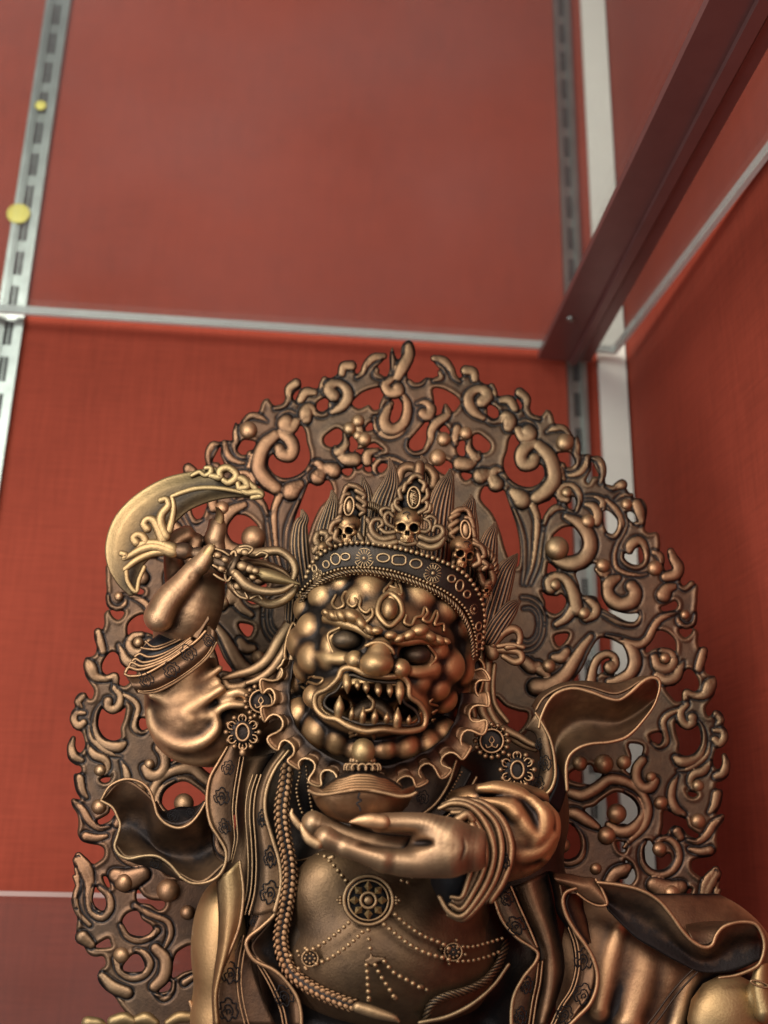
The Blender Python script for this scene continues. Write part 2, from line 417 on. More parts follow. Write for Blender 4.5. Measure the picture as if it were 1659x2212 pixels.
# ---- distance-field modelling for cast forms (smooth unions) and its mesher
class Field:
    def __init__(s, lo, hi, h):
        s.lo = np.array(lo, float); s.h = h
        s.n = (np.ceil((np.array(hi) - s.lo) / h).astype(int) + 1)
        s.D = np.full(s.n, 60.0)
        s.cav, s.cg, s.cb = 3, 1.6, 0.15

    def _win(s, c0, c1, pad):
        i0 = np.clip(np.floor((c0 - pad - s.lo) / s.h).astype(int), 0, s.n - 1)
        i1 = np.clip(np.ceil((c1 + pad - s.lo) / s.h).astype(int) + 1, 1, s.n)
        if np.any(i1 <= i0): return None
        sl = tuple(slice(a, b) for a, b in zip(i0, i1))
        ax = [s.lo[k] + s.h * np.arange(i0[k], i1[k]) for k in range(3)]
        return sl, np.stack(np.meshgrid(*ax, indexing='ij'), -1)

    def _op(s, sl, d, k, op):
        D = s.D[sl]
        if op == 'add':
            if k > 0:
                t = np.clip(0.5 + 0.5 * (D - d) / k, 0, 1); s.D[sl] = D * (1 - t) + d * t - k * t * (1 - t)
            else:
                s.D[sl] = np.minimum(D, d)
        else:
            e = -d
            if k > 0:
                t = np.clip(0.5 - 0.5 * (D - e) / k, 0, 1); s.D[sl] = D * (1 - t) + e * t + k * t * (1 - t)
            else:
                s.D[sl] = np.maximum(D, e)

    def ell(s, c, r, k=6.0, op='add', rot=0.0):
        c = np.array(c, float); r = np.array(r if np.ndim(r) else [r] * 3, float)
        m = r.max()
        q = s._win(c - m, c + m, k + 3 * s.h)
        if q is None: return s
        sl, X = q; X = X - c
        if rot:
            a, b = math.cos(rot), math.sin(rot)
            X = np.stack([a * X[..., 0] + b * X[..., 1], -b * X[..., 0] + a * X[..., 1], X[..., 2]], -1)
        k0 = np.linalg.norm(X / r, axis=-1); k1 = np.linalg.norm(X / r ** 2, axis=-1)
        s._op(sl, k0 * (k0 - 1) / np.maximum(k1, 1e-6), k, op)
        return s

    def cap(s, pts, k=6.0, op='add', n=4, sq=(1, 1, 1)):
        P = cr(pts, n); sq = np.array(sq, float)
        lo = (P[:, :3] - P[:, 3:4] / sq).min(0); hi = (P[:, :3] + P[:, 3:4] / sq).max(0)
        q = s._win(lo, hi, k + 3 * s.h)
        if q is None: return s
        sl, X = q; best = None
        for a, b in zip(P[:-1], P[1:]):
            A, B = a[:3] * sq, b[:3] * sq
            e = B - A; L = max(float(e @ e), 1e-9)
            t = np.clip(((X * sq - A) @ e) / L, 0, 1)
            d = np.linalg.norm(X * sq - A - t[..., None] * e, axis=-1) - (a[3] + (b[3] - a[3]) * t)
            best = d if best is None else np.minimum(best, d)
        s._op(sl, best, k, op)
        return s

    def mesh(s):
        D = s.D.copy()
        D[0], D[-1], D[:, 0], D[:, -1], D[:, :, 0], D[:, :, -1] = (np.maximum(x, 0.3) for x in (D[0], D[-1], D[:, 0], D[:, -1], D[:, :, 0], D[:, :, -1]))
        neg = D < 0
        nx, ny, nz = np.array(D.shape) - 1
        c = [neg[i:i + nx, j:j + ny, k:k + nz] for i in (0, 1) for j in (0, 1) for k in (0, 1)]
        cnt = sum(x.astype(np.int8) for x in c)
        act = (cnt > 0) & (cnt < 8)
        idx = -np.ones(act.shape, int); ii = np.argwhere(act); idx[act] = np.arange(len(ii))
        acc = np.zeros((len(ii), 3)); num = np.zeros(len(ii))
        off = np.array([[i, j, k] for i in (0, 1) for j in (0, 1) for k in (0, 1)])
        for a in range(8):
            for b in range(a + 1, 8):
                if np.abs(off[a] - off[b]).sum() != 1: continue
                A, B = ii + off[a], ii + off[b]
                da, db = D[tuple(A.T)], D[tuple(B.T)]
                m = (da < 0) != (db < 0)
                t = np.where(m, da / np.where(m, da - db, 1), 0)[:, None]
                acc += np.where(m[:, None], A + t * (B - A), 0); num += m
        g = acc / num[:, None]
        V = s.lo + s.h * g
        # depth of the hollows and height of the swells against a smoothed form: where patina stayed and where it was rubbed off
        pad = np.clip(D, -12 * s.h, 12 * s.h)
        for _ in range(2):
            for ax in range(3):
                m_ = s.cav
                cs = np.cumsum(np.concatenate([np.repeat(pad.take([0], ax), m_ + 1, ax), pad, np.repeat(pad.take([-1], ax), m_, ax)], ax), ax)
                L_ = cs.shape[ax]
                pad = (cs.take(range(2 * m_ + 1, L_), ax) - cs.take(range(0, L_ - 2 * m_ - 1), ax)) / (2 * m_ + 1)
        dif = pad - np.clip(D, -12 * s.h, 12 * s.h)
        g0 = np.clip(np.floor(g).astype(int), 0, np.array(D.shape) - 2); t = np.clip(g - g0, 0, 1); cv = 0
        for o_ in off:
            w_ = np.prod(np.where(o_ == 1, t, 1 - t), 1); cv = cv + w_ * dif[tuple((g0 + o_).T)]
        cv = cv / s.h
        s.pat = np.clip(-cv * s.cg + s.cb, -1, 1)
        F_ = []
        for ax in range(3):
            e = [0, 0, 0]; e[ax] = 1
            sl0 = tuple(slice(1, D.shape[k] - 1) if k != ax else slice(0, D.shape[k] - 1) for k in range(3))
            sl1 = tuple(slice(1, D.shape[k] - 1) if k != ax else slice(1, D.shape[k]) for k in range(3))
            m = neg[sl0] != neg[sl1]
            p = np.argwhere(m); sgn = neg[sl0][m]
            p = p + [0 if k == ax else 1 for k in range(3)]
            o1, o2 = [k for k in range(3) if k != ax]
            q = []
            for s1, s2 in ((-1, -1), (0, -1), (0, 0), (-1, 0)):
                r = p.copy(); r[:, o1] += s1; r[:, o2] += s2
                q.append(idx[tuple(r.T)])
            q = np.stack(q, 1)
            ok = (q >= 0).all(1); q = q[ok]; sgn = sgn[ok]
            q[sgn] = q[sgn][:, ::-1]
            F_.append(q)
        return V, np.vstack(F_)

    def obj(s, name, mat, parent=None, **k):
        v, f = s.mesh()
        return new_obj(name, v, f, mat, parent, pat=s.pat, **k)


# ---- flat castings with a rounded rim and holes (heights from the distance to the edge)
def poly_field(polys, lo, hi, st, reach):
    nu, nv = int((hi[0] - lo[0]) / st) + 1, int((hi[1] - lo[1]) / st) + 1
    par = np.zeros((nu + 1, nv), int)
    D = np.full((nu, nv), float(reach))
    us = lo[0] + st * np.arange(nu); vs = lo[1] + st * np.arange(nv)
    for P in polys:
        Q = np.roll(P, -1, 0)
        for (a, b), (c, d) in zip(P, Q):
            if b != d:
                y0, y1 = min(b, d), max(b, d)
                j0 = max(int(math.ceil((y0 - lo[1]) / st)), 0); j1 = min(int(math.ceil((y1 - lo[1]) / st)), nv)
                if j1 > j0:
                    y = vs[j0:j1]; x = a + (c - a) * (y - b) / (d - b)
                    i = np.clip(np.ceil((x - lo[0]) / st).astype(int), 0, nu)
                    np.add.at(par, (i, np.arange(j0, j1)), 1)
            i0 = max(int((min(a, c) - reach - lo[0]) / st), 0); i1 = min(int((max(a, c) + reach - lo[0]) / st) + 2, nu)
            j0 = max(int((min(b, d) - reach - lo[1]) / st), 0); j1 = min(int((max(b, d) + reach - lo[1]) / st) + 2, nv)
            if i1 <= i0 or j1 <= j0: continue
            X = us[i0:i1, None] - a; Y = vs[None, j0:j1] - b
            ex, ey = c - a, d - b; L = max(ex * ex + ey * ey, 1e-9)
            t = np.clip((X * ex + Y * ey) / L, 0, 1)
            D[i0:i1, j0:j1] = np.minimum(D[i0:i1, j0:j1], np.hypot(X - t * ex, Y - t * ey))
    ins = (np.cumsum(par, 0)[:nu] % 2) == 1
    return us, vs, np.where(ins, D, -D), ins


def casting(polys, st, prof, thick, d0, reach=16, strokes=None):
    """plate with holes; strokes (skeleton rows u,v,r) swell out of the same casting and are returned as meshes of their own"""
    allp = np.vstack(polys)
    lo, hi = allp.min(0) - 14, allp.max(0) + 14
    us, vs, S, ins = poly_field(polys, lo, hi, st, reach)
    Z = prof(np.maximum(S, 0), us[:, None], vs[None, :])
    Z = np.where(ins, Z, -9.0)
    own = np.zeros(S.shape, int)
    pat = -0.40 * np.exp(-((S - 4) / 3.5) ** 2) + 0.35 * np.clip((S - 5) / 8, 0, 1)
    if strokes:
        EM = np.full(S.shape, 20.0)
        for n_, P in enumerate(strokes):
            if len(P) == 1: P = np.vstack([P, P + [0.01, 0, 0]])
            m = P[:, 2].max() + 12
            i0 = max(int((P[:, 0].min() - m - us[0]) / st), 0); i1 = min(int((P[:, 0].max() + m - us[0]) / st) + 2, len(us))
            j0 = max(int((P[:, 1].min() - m - vs[0]) / st), 0); j1 = min(int((P[:, 1].max() + m - vs[0]) / st) + 2, len(vs))
            if i1 - i0 < 2 or j1 - j0 < 2: continue
            best = np.full((i1 - i0, j1 - j0), 1e3); rr = np.ones_like(best)
            for (a, b, r0), (c, d, r1) in zip(P[:-1], P[1:]):
                X = us[i0:i1, None] - a; Y = vs[None, j0:j1] - b
                ex, ey = c - a, d - b; L = max(ex * ex + ey * ey, 1e-9)
                t = np.clip((X * ex + Y * ey) / L, 0, 1); r = r0 + (r1 - r0) * t
                q = np.hypot(X - t * ex, Y - t * ey) - r
                k = q < best; best[k] = q[k]; rr[k] = r[k]
            t = np.clip(1 + best / rr, 0, 1)
            hm = np.clip(0.62 * rr, 2.5, 12.0)
            h = np.where(best < 0, 2.0 + hm * np.sqrt(1 - t ** 2.2), -9)
            sl = (slice(i0, i1), slice(j0, j1))
            k = h > Z[sl]
            Z[sl] = np.where(k, h, Z[sl]); own[sl] = np.where(k, n_ + 1, own[sl])
            EM[sl] = np.minimum(EM[sl], np.abs(best))
            p = np.where(t > 0.62, (t - 0.62) / 0.38 * 0.95, -0.55 * (1 - t / 0.62))
            pat[sl] = np.where(k, p, pat[sl])
            S[sl] = np.maximum(S[sl], -best)
        ins = S > 0
        g = np.clip(1 - EM / 5.0, 0, 1) * (own == 0)
        Z = Z - 3.0 * g; pat = np.maximum(pat, g * 1.0)
        Zs = Z.copy()
        Zs[1:-1, 1:-1] = (4 * Z[1:-1, 1:-1] + Z[:-2, 1:-1] + Z[2:, 1:-1] + Z[1:-1, :-2] + Z[1:-1, 2:]) / 8
        Z = np.where(Z > -2, np.where(Zs > -1, Zs, Z), Z)
    Z = np.maximum(Z, 0) + d0
    cell = ins[:-1, :-1] | ins[1:, :-1] | ins[:-1, 1:] | ins[1:, 1:]
    use = np.zeros_like(ins)
    for a in (slice(0, -1), slice(1, None)):
        for b in (slice(0, -1), slice(1, None)):
            use[a, b] |= cell
    idx = -np.ones(ins.shape, int); idx[use] = np.arange(use.sum())
    gu, gv = np.gradient(S, st)
    gl = np.hypot(gu, gv) + 1e-6
    U, V = np.meshgrid(us, vs, indexing='ij')
    mv = np.where(~ins, np.clip(-S, 0, 1.6 * st), 0)
    U = U + mv * gu / gl; V = V + mv * gv / gl
    front = np.stack([U[use], V[use], Z[use]], -1)
    back = np.stack([U[use], V[use], np.full(use.sum(), d0 - thick)], -1)
    q = np.stack([idx[:-1, :-1][cell], idx[1:, :-1][cell], idx[1:, 1:][cell], idx[:-1, 1:][cell]], 1)
    oc = own[:-1, :-1][cell]
    n = len(front)
    e = np.vstack([q[:, [0, 1]], q[:, [1, 2]], q[:, [2, 3]], q[:, [3, 0]]])
    key = np.sort(e, 1); _, inv, cntt = np.unique(key[:, 0] * n + key[:, 1], return_inverse=True, return_counts=True)
    be = e[cntt[inv] == 1]
    wall = np.stack([be[:, 1], be[:, 0], be[:, 0] + n, be[:, 1] + n], 1)
    pf = pat[use]
    pieces = []
    if strokes:
        order = np.argsort(oc, kind='stable'); so = oc[order]
        for n_ in range(1, len(strokes) + 1):
            l, r = np.searchsorted(so, n_), np.searchsorted(so, n_, 'right')
            if r - l < 4: continue
            f = q[order[l:r]]; vv, iv = np.unique(f, return_inverse=True)
            pieces.append((n_ - 1, front[vv], iv.reshape(-1, 4), pf[vv]))
        q0 = q[oc == 0]
    else:
        q0 = q
    V_ = np.vstack([front, back]); F_ = np.vstack([q0, q[:, ::-1] + n, wall]); P_ = np.concatenate([pf, np.ones(n)])
    vv, iv = np.unique(F_, return_inverse=True)
    return V_[vv], iv.reshape(-1, 4), P_[vv], pieces


# ------------------------------------------------------------------ showcase
def box_raw(x0, x1, y0, y1, z0, z1):
    v = np.array([[x, y, z] for x in (x0, x1) for y in (y0, y1) for z in (z0, z1)], float)
    f = [[0, 1, 3, 2], [4, 6, 7, 5], [0, 4, 5, 1], [2, 3, 7, 6], [0, 2, 6, 4], [1, 5, 7, 3]]
    return v, f


def bev(o, wdt, seg=2):
    b = bmesh.new(); b.from_mesh(o.data)
    bmesh.ops.bevel(b, geom=b.edges[:], offset=wdt, segments=seg, affect='EDGES', profile=0.6)
    b.to_mesh(o.data); b.free()
    return o


def pw(u, v, y):
    return lift(np.array([float(u), float(v), 0.0]), y)


XR = float(pw(1352, 790, YW)[0]); XP = float(pw(1293, 790, YW - 0.004)[0])
ZT, ZB = CAMZ + 1.6, CAMZ - 0.45
XL = -0.75
wl = new_obj("back_wall", *box_raw(XL, XR + 0.02, YW, YW + 0.02, ZB, ZT), RED, None, smooth=False, raw=True); tag(wl, kind="structure")
wr = new_obj("right_wall", *box_raw(XR, XR + 0.02, 0.15, YW - 0.001, ZB, ZT), RED, None, smooth=False, raw=True); tag(wr, kind="structure")
post = new_obj("corner_post", *box_raw(XP, XR - 0.002, YW - 0.006, YW - 0.001, ZB, ZT), WHITEP, None, smooth=False, raw=True)
tag(post, "white enamelled corner post standing where the two red fabric walls meet", "post")
ZG = float(pw(660, 724, YW - 0.014)[2])       # underside of the glass shelf
XG = float(pw(1343, 752, YW - 0.014)[0])


def on_level(u, v, z):
    """the point of a level plane seen at picture position (u, v)"""
    r = ray(np.array(float(u)), np.array(float(v)))
    return r[:2] * ((z - CAMZ) / r[2])


def slab(plan, z0, z1):
    n = len(plan)
    v = [[p[0], p[1], z0] for p in plan] + [[p[0], p[1], z1] for p in plan]
    f = [list(range(n))[::-1], list(range(n, 2 * n))] + [[i, (i + 1) % n, (i + 1) % n + n, i + n] for i in range(n)]
    return np.array(v), f


def along(p, q, t):
    return p + (q - p) * t


q0, q1 = on_level(1343, 752, ZG), on_level(1659, 345, ZG)
YE = YW - 0.016
e0 = along(q0, q1, (YE - q0[1]) / (q1[1] - q0[1])); e1 = along(q0, q1, (0.10 - q0[1]) / (q1[1] - q0[1]))
shelf = empty("glass_shelf", (0, YW - 0.3, ZG), "large clear glass shelf above the statue, seen from below", "shelf")
GT = 0.0065
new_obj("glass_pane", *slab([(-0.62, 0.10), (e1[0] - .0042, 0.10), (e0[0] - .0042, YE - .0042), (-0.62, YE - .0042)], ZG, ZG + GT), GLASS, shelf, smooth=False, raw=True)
new_obj("rear_edge", *slab([(-0.62, YE - .004), (e0[0], YE - .004), (e0[0], YE), (-0.62, YE)], ZG, ZG + GT), EDGEM, shelf, smooth=False, raw=True)
new_obj("side_edge", *slab([(e1[0] - .004, .10), (e1[0], .10), (e0[0], YE - .0042), (e0[0] - .004, YE - .0042)], ZG, ZG + GT), EDGEM, shelf, smooth=False, raw=True)
YL = YW - 0.10
l0, l1 = pw(-150, 1922, YL), pw(520, 1934, YL)
low = empty("low_glass_pane", (float(l0[0]), YL, ZB), "low upright pane of glass behind the lower left edge of the halo", "glass panel")
new_obj("glass_pane", *box_raw(l0[0] - .1, l1[0], YL, YL + .005, ZB, float(l0[2]) - .003), GLASS2, low, smooth=False, raw=True)
new_obj("top_edge", *box_raw(l0[0] - .1, l1[0], YL, YL + .005, float(l0[2]) - .0028, float(l0[2])), EDGEM2, low, smooth=False, raw=True)


def standard(u0, u1, v, label):
    x0, x1 = float(pw(u0, v, YW - 0.005)[0]), float(pw(u1, v, YW - 0.005)[0])
    wd = x1 - x0
    r = empty("shelf_standard", (x0, YW, CAMZ), label, "shelf standard", "slotted standards on the back wall")
    g = G()
    for a, b, c in ((0, .2, .006), (.2, .30, .0045), (.30, .66, .0028), (.66, .76, .0045), (.76, 1, .006)):
        g.add(*box_raw(x0 + a * wd + .0001, x0 + b * wd, YW - c, YW - 0.0002, ZB, ZT))
    g.obj("channel", CHROME, r, smooth=False, raw=True)
    first = None
    z = ZB + 0.02; i = 0
    while z < ZT - 0.04:
        for a in (.33, .50):
            if first is None:
                first = new_obj("slot", *box_raw(x0 + a * wd, x0 + (a + .12) * wd, YW - .0034, YW - .0029, ZB + 0.02, ZB + 0.042), DARKSLOT, r, smooth=False, raw=True)
                first_a, z0 = a, z
            else:
                o = first.copy(); COL.objects.link(o); o.location = (first.location.x + (a - first_a) * wd, first.location.y, first.location.z + (z - z0))
        z += 0.033
    return r, x0, x1


s1, a0, a1 = standard(100, 153, 0, "chrome slotted shelf standard at the left of the back wall, lamp spots on it")
s2, b0, b1 = standard(1222, 1262, 700, "chrome slotted shelf standard on the right, beside the white corner post")
for (u, v, rr) in ((40, 462, 0.0100), (88, 228, 0.0050)):  # yellow discs drawn in place of lamp glints on the left standard
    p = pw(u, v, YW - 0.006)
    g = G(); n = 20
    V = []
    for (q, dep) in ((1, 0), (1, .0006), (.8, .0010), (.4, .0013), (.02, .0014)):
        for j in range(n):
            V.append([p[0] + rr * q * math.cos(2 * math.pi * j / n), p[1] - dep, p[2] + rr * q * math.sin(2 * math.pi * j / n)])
    g.add(np.array(V), grid_faces(5, n, True)).obj("screw_or_glint", GLINT, s1, raw=True)

# bracket under the glass, running out from the right standard
br = empty("shelf_bracket", (b1, YW - 0.02, ZG), "dark steel bracket running out from the right standard under the glass shelf", "bracket")
zt = ZG - 0.0015
zb = zt - 0.006


def barplan(a0, a1, z):
    """plan strip between two traced edges ((u,v) near the wall, (u,v) near the viewer)"""
    out = []
    for (p, q) in (a0, a1):
        P, Q = on_level(*p, z), on_level(*q, z)
        out.append((along(P, Q, (YW - .013 - P[1]) / (Q[1] - P[1])), along(P, Q, (.16 - P[1]) / (Q[1] - P[1]))))
    return [out[0][0], out[0][1], out[1][1], out[1][0]]


g = G()
g.add(*slab(barplan(((1181, 735), (1532, 0)), ((1258, 735), (1608, 60)), zb), zb, zt)); g.obj("flange", BRACKETM, br, smooth=False, raw=True)
g = G()
g.add(*slab(barplan(((1259, 735), (1609, 60)), ((1275, 735), (1627, 90)), zb - .004), zb - .004, zt - .0005))
g.obj("web", BRACKETM, br, smooth=False, raw=True)
g = G()
g.add(*slab(barplan(((1276, 737), (1629, 92)), ((1298, 742), (1645, 128)), zb), zb, zt)); g.obj("lip", BRACKETM, br, smooth=False, raw=True)
p = lift(np.array([1232.0, 688.0, 0.0]), YW - 0.04)
g = G(); n = 16; V = []
ray1 = ray(np.array(1232.0), np.array(688.0)); tt = (zt - 0.006 - CAMZ) / ray1[2]; p = ray1 * tt
for (q, dep) in ((1, 0), (1, .0012), (.7, .0022), (.02, .0026)):
    for j in range(n):
        V.append([p[0] + .0035 * q * math.cos(2 * math.pi * j / n), p[1] + .0035 * q * math.sin(2 * math.pi * j / n), zt - 0.006 - dep])
g.add(np.array(V), grid_faces(4, n, True)).obj("screw_or_glint", CHROME, br, raw=True)

# ------------------------------------------------------------------ flame halo behind the figure
fA = fr(1400, 1300, 800); fB = fr(2000, 1600, 800); fC = fr(2100, 2300, 800); fE = fr(2100, 2900, 800); fL = fr(0, 3300, 900)
S8, S9 = fs(800), fs(900)


def tr(f, s):
    """'x,y x,y ...' in a tracing window to picture units"""
    return [f(*map(float, p.split(','))) for p in s.split()]


def unmir(pts):
    q = np.array([[a, b, 0.0] for a, b in pts]); return [tuple(x[:2]) for x in mirror(q)]


right = tr(fA, "575,385 640,390 690,365 695,330 650,280 625,240 640,212 720,220 780,255 805,310 815,370 850,390 868,370 865,330 900,303 960,310 1000,350 1010,400 1060,440 1120,440 1140,480 1140,515 1190,540 1230,530 1280,550 1315,600 1320,650 1345,650 1360,620 1340,580 1300,540 1300,505 1350,488 1410,525 1430,590 1425,650 1460,690 1510,700 1540,670 1555,650")
right += tr(fB, "345,35 370,75 390,140 440,155 490,180 525,225 545,255 570,240 582,290 568,340 590,385 650,390 685,405 740,410 785,450 800,520 795,590 800,630 840,655 870,630 905,610 950,625 970,670 985,695 1020,730 1040,760 1080,750 1120,780 1140,840 1130,920 1120,1000 1150,1030 1210,1025 1235,1050 1245,1120 1240,1190 1270,1240 1275,1300 1290,1345 1340,1350 1350,1320 1320,1270 1300,1220 1310,1170 1340,1165 1380,1210 1420,1260 1440,1310 1430,1380 1410,1420 1435,1470 1480,1440 1520,1440 1555,1470 1550,1560")
right += tr(fC, "1345,130 1335,205 1342,265 1330,330 1305,358 1330,368 1350,405 1345,470 1360,520 1385,515 1420,540 1420,600 1400,660 1410,720 1450,745 1485,755 1490,830 1480,900 1440,960 1410,1010 1420,1070 1445,1075 1475,1035 1520,1035 1555,1080 1555,1150 1580,1190 1585,1260 1560,1320 1500,1345 1475,1400 1468,1460 1500,1510 1530,1490 1545,1440 1542,1392 1570,1385 1595,1430 1605,1510 1590,1570 1540,1610 1500,1620 1490,1655")
right += tr(fE, "1510,430 1545,440 1545,500 1525,580 1490,635 1530,635 1560,650 1550,700 1510,760 1500,840 1505,910 1470,970 1400,990 1330,1000 1295,1030 1300,1090 1350,1135 1375,1145 1420,1120 1460,1080 1490,1060 1525,1090 1530,1160 1490,1230 1485,1320 1520,1400")
right += unmir(tr(fL, "515,450 532,520 560,580 553,680 600,770 640,840 690,862 750,860 765,920 720,960 710,1030 760,1100 820,1140 850,1180 890,1240 950,1310 1010,1420"))
left = unmir(right)
top = tr(fA, "278,310 275,230 288,155 306,142 322,200 345,238 368,225 370,160 385,110 435,80 475,115 490,190 470,250 440,300 425,350 437,410 480,430 530,420")
outline = np.array(top + right + left[::-1][:-1] + tr(fA, "255,375"))

holesR = [
    (fA, "635,480 642,560 647,640 635,690 585,735 540,790 480,860 442,910 442,960 480,985 540,970 572,930 580,860 585,790 620,745 690,715 705,650 735,600 790,668 850,605 838,560 770,510 700,480"),
    (fA, "690,812 728,780 765,822 760,850 705,832"),
    (fA, "1000,850 1050,880 1098,930 1090,980 1040,1000 980,970 955,920 960,870"),
    (fA, "840,920 890,910 893,1010 870,1040 830,990"),
    (fA, "1100,612 1160,650 1165,700 1130,720 1085,695 1065,655"),
    (fA, "1290,850 1255,900 1240,980 1215,1060 1215,1130 1260,1210 1340,1265 1430,1280 1500,1250 1540,1190 1530,1120 1490,1095 1430,1120 1370,1090 1340,1030 1350,970 1400,920 1350,890"),
    (fA, "1050,1280 1100,1290 1170,1320 1210,1310 1235,1370 1280,1500 1312,1600 1335,1720 1342,1840 1325,1930 1270,1900 1220,1780 1180,1640 1120,1500 1050,1420 1020,1360"),
    (fA, "870,1165 940,1175 945,1200 900,1225 870,1195"),
    (fA, "700,1060 770,1080 790,1120 740,1180 680,1150 640,1110"),
    (fB, "405,392 440,380 500,380 530,420 545,470 530,500 480,495 450,460 420,440"),
    (fB, "680,440 715,510 738,568 690,575 660,625 640,605 660,560 680,510"),
    (fB, "375,740 400,790 360,810 310,860 280,930 255,880 235,820 290,790 340,770"),
    (fB, "530,740 552,770 545,840 500,830 490,790"),
    (fB, "365,1080 400,1030 460,990 530,985 580,1010 615,1070 610,1140 570,1200 510,1230 450,1230 380,1180"),
    (fB, "770,900 790,850 840,870 890,930 900,990 870,1040 830,1040 800,1000 785,950"),
    (fB, "1000,860 1040,890 1055,920 1040,950 1000,930 970,880"),
    (fB, "1040,1165 1080,1150 1110,1200 1100,1260 1060,1295 1000,1280 955,1240 960,1200 1010,1210"),
    (fB, "335,1280 400,1340 350,1350 320,1370 325,1310"),
    (fC, "65,60 110,90 190,100 230,85 265,130 250,190 200,235 150,235 105,200 98,140"),
    (fC, "350,-90 430,-125 500,-165 545,-30 550,80 580,150 620,200 700,230 780,245 850,240 865,275 830,305 760,300 680,260 600,215 540,180 520,110 470,90 400,85 375,0"),
    (fC, "175,425 240,405 285,410 265,460 220,505 190,490"),
    (fC, "530,450 600,445 690,470 740,490 775,560 765,650 730,720 680,745 620,740 560,720 500,760 470,790 400,790 330,790 400,690 460,560"),
    (fC, "1000,390 1060,385 1120,420 1160,480 1150,570 1100,540 1040,520 980,530 930,560 920,520 960,450"),
    (fC, "1045,190 1100,165 1150,140 1175,160 1165,200 1120,215 1060,220"),
    (fC, "1195,370 1250,365 1300,365 1280,410 1240,435 1205,410"),
    (fC, "1080,845 1150,830 1210,780 1230,720 1270,695 1310,720 1350,800 1340,860 1290,885 1240,865 1220,900 1225,940 1170,960 1120,910"),
    (fC, "950,1240 1000,1215 1040,1215 1050,1260 1030,1300 990,1300"),
    (fC, "1160,1130 1200,1170 1260,1180 1310,1150 1340,1150 1365,1230 1360,1310 1310,1380 1240,1400 1190,1370 1195,1300 1170,1220"),
    (fE, "780,70 830,60 890,80 885,140 850,190 815,240 800,300 755,270 790,220 805,160"),
    (fE, "310,290 460,230 500,290 560,310 480,385 400,380 300,350"),
    (fE, "420,595 500,570 560,520 660,460 740,470 820,530 850,600 840,680 790,720 740,710 680,720 610,700 560,740 510,700 460,640"),
    (fE, "680,860 750,870 755,910 740,945 700,925"),
    (fE, "750,1010 790,1040 825,1100 830,1160 790,1210 730,1210 705,1170 760,1160 785,1110 760,1060"),
    (fE, "215,695 270,700 340,750 385,830 380,920 340,980 270,1000 230,960 215,850"),
    (fE, "1065,610 1120,620 1200,660 1245,680 1265,740 1320,780 1350,800 1330,830 1260,800 1215,745 1150,725 1105,760 1090,790 1045,800 1060,720"),
    (fE, "915,880 950,850 980,900 1000,970 1050,990 1090,960 1120,970 1125,1020 1080,1070 1010,1090 950,1060 915,1000"),
    (fE, "1255,450 1300,455 1340,475 1310,495 1270,480 1250,430"),
    (fE, "1350,1330 1380,1390 1365,1460 1320,1505 1280,1510 1265,1440 1300,1380"),
]
holesL = [
    (fL, "890,600 930,545 1000,530 1030,590 1100,640 1100,690 1040,710 960,700 910,660"),
    (fL, "690,790 780,730 800,760 800,790"),
    (fL, "900,920 960,850 1010,850 1045,910 1040,960 960,970 900,960"),
    (fL, "1270,860 1330,800 1400,785 1440,900 1400,950 1330,970 1250,1010"),
    (fL, "1130,1110 1230,1040 1235,1090 1190,1115"),
    (fL, "1000,370 1040,420 1100,450 1190,460 1190,500 1150,520 1090,480 1000,460"),
    (fL, "750,280 780,290 800,360 770,340"),
]
holesM = [
    (fA, "-10,980 60,970 130,930 170,930 230,980 170,965 100,990 60,1070 50,1120 10,1130 -10,1060"),
    (fA, "285,545 340,550 380,610 390,690 360,750 310,770 280,740 280,680 310,640 300,590"),
    (fA, "0,560 60,510 140,480 220,470 230,520 195,600 190,640 150,650 110,610 60,630 20,640 -30,600"),
    (fA, "190,1100 240,1090 260,1110 220,1160 185,1150"),
]
holesR.append((fr(1824, 2400, 1200), "178,482 230,530 300,555 348,568 335,620 285,668 235,620 195,560"))
polys = [cr(outline, 3, True)]
for i, (f, s) in enumerate(holesR):
    p = tr(f, s); polys.append(cr(p, 4, True))
    if i > 0: polys.append(cr(unmir(p), 4, True))
for f, s in holesL:
    p = tr(f, s); polys.append(cr(p, 4, True)); polys.append(cr(unmir(p), 4, True))
for f, s in holesM:
    polys.append(cr(tr(f, s), 4, True))


def halo_prof(S, U, V):
    e = np.clip(S / 8.0, 0, 1)
    h = 8.0 * np.sqrt(1 - (1 - e) ** 2)
    t = np.clip((S - 6) / 9.0, 0, 1)
    h -= 2.6 * t * t * (3 - 2 * t)
    return h


base = lift(np.array([870.0, 2230.0, 0.0]))
halo = empty("flame_halo", tuple(base), "pierced bronze halo of curling flames and scrolls standing behind the figure", "halo")
STROKES = []


def relief(f, s, txt, both=True, k=1.30):
    pts = [tuple(map(float, p.split(','))) for p in txt.split()]
    rows = [(*f(x, y), r * s * k) for x, y, r in pts]
    if len(rows) == 1:
        u, v, r = rows[0]; r *= 0.82
        V, F_, P = ball(u, v, 1.0, r, r, r * 0.85, 18, 12)
        PEARLS.append((V, F_, P, both))
        return
    sk = cr(rows, 4)
    STROKES.append(sk)
    if both:
        m = mirror(np.column_stack([sk[:, :2], np.zeros(len(sk))]))
        STROKES.append(np.column_stack([m[:, :2], sk[:, 2]]))


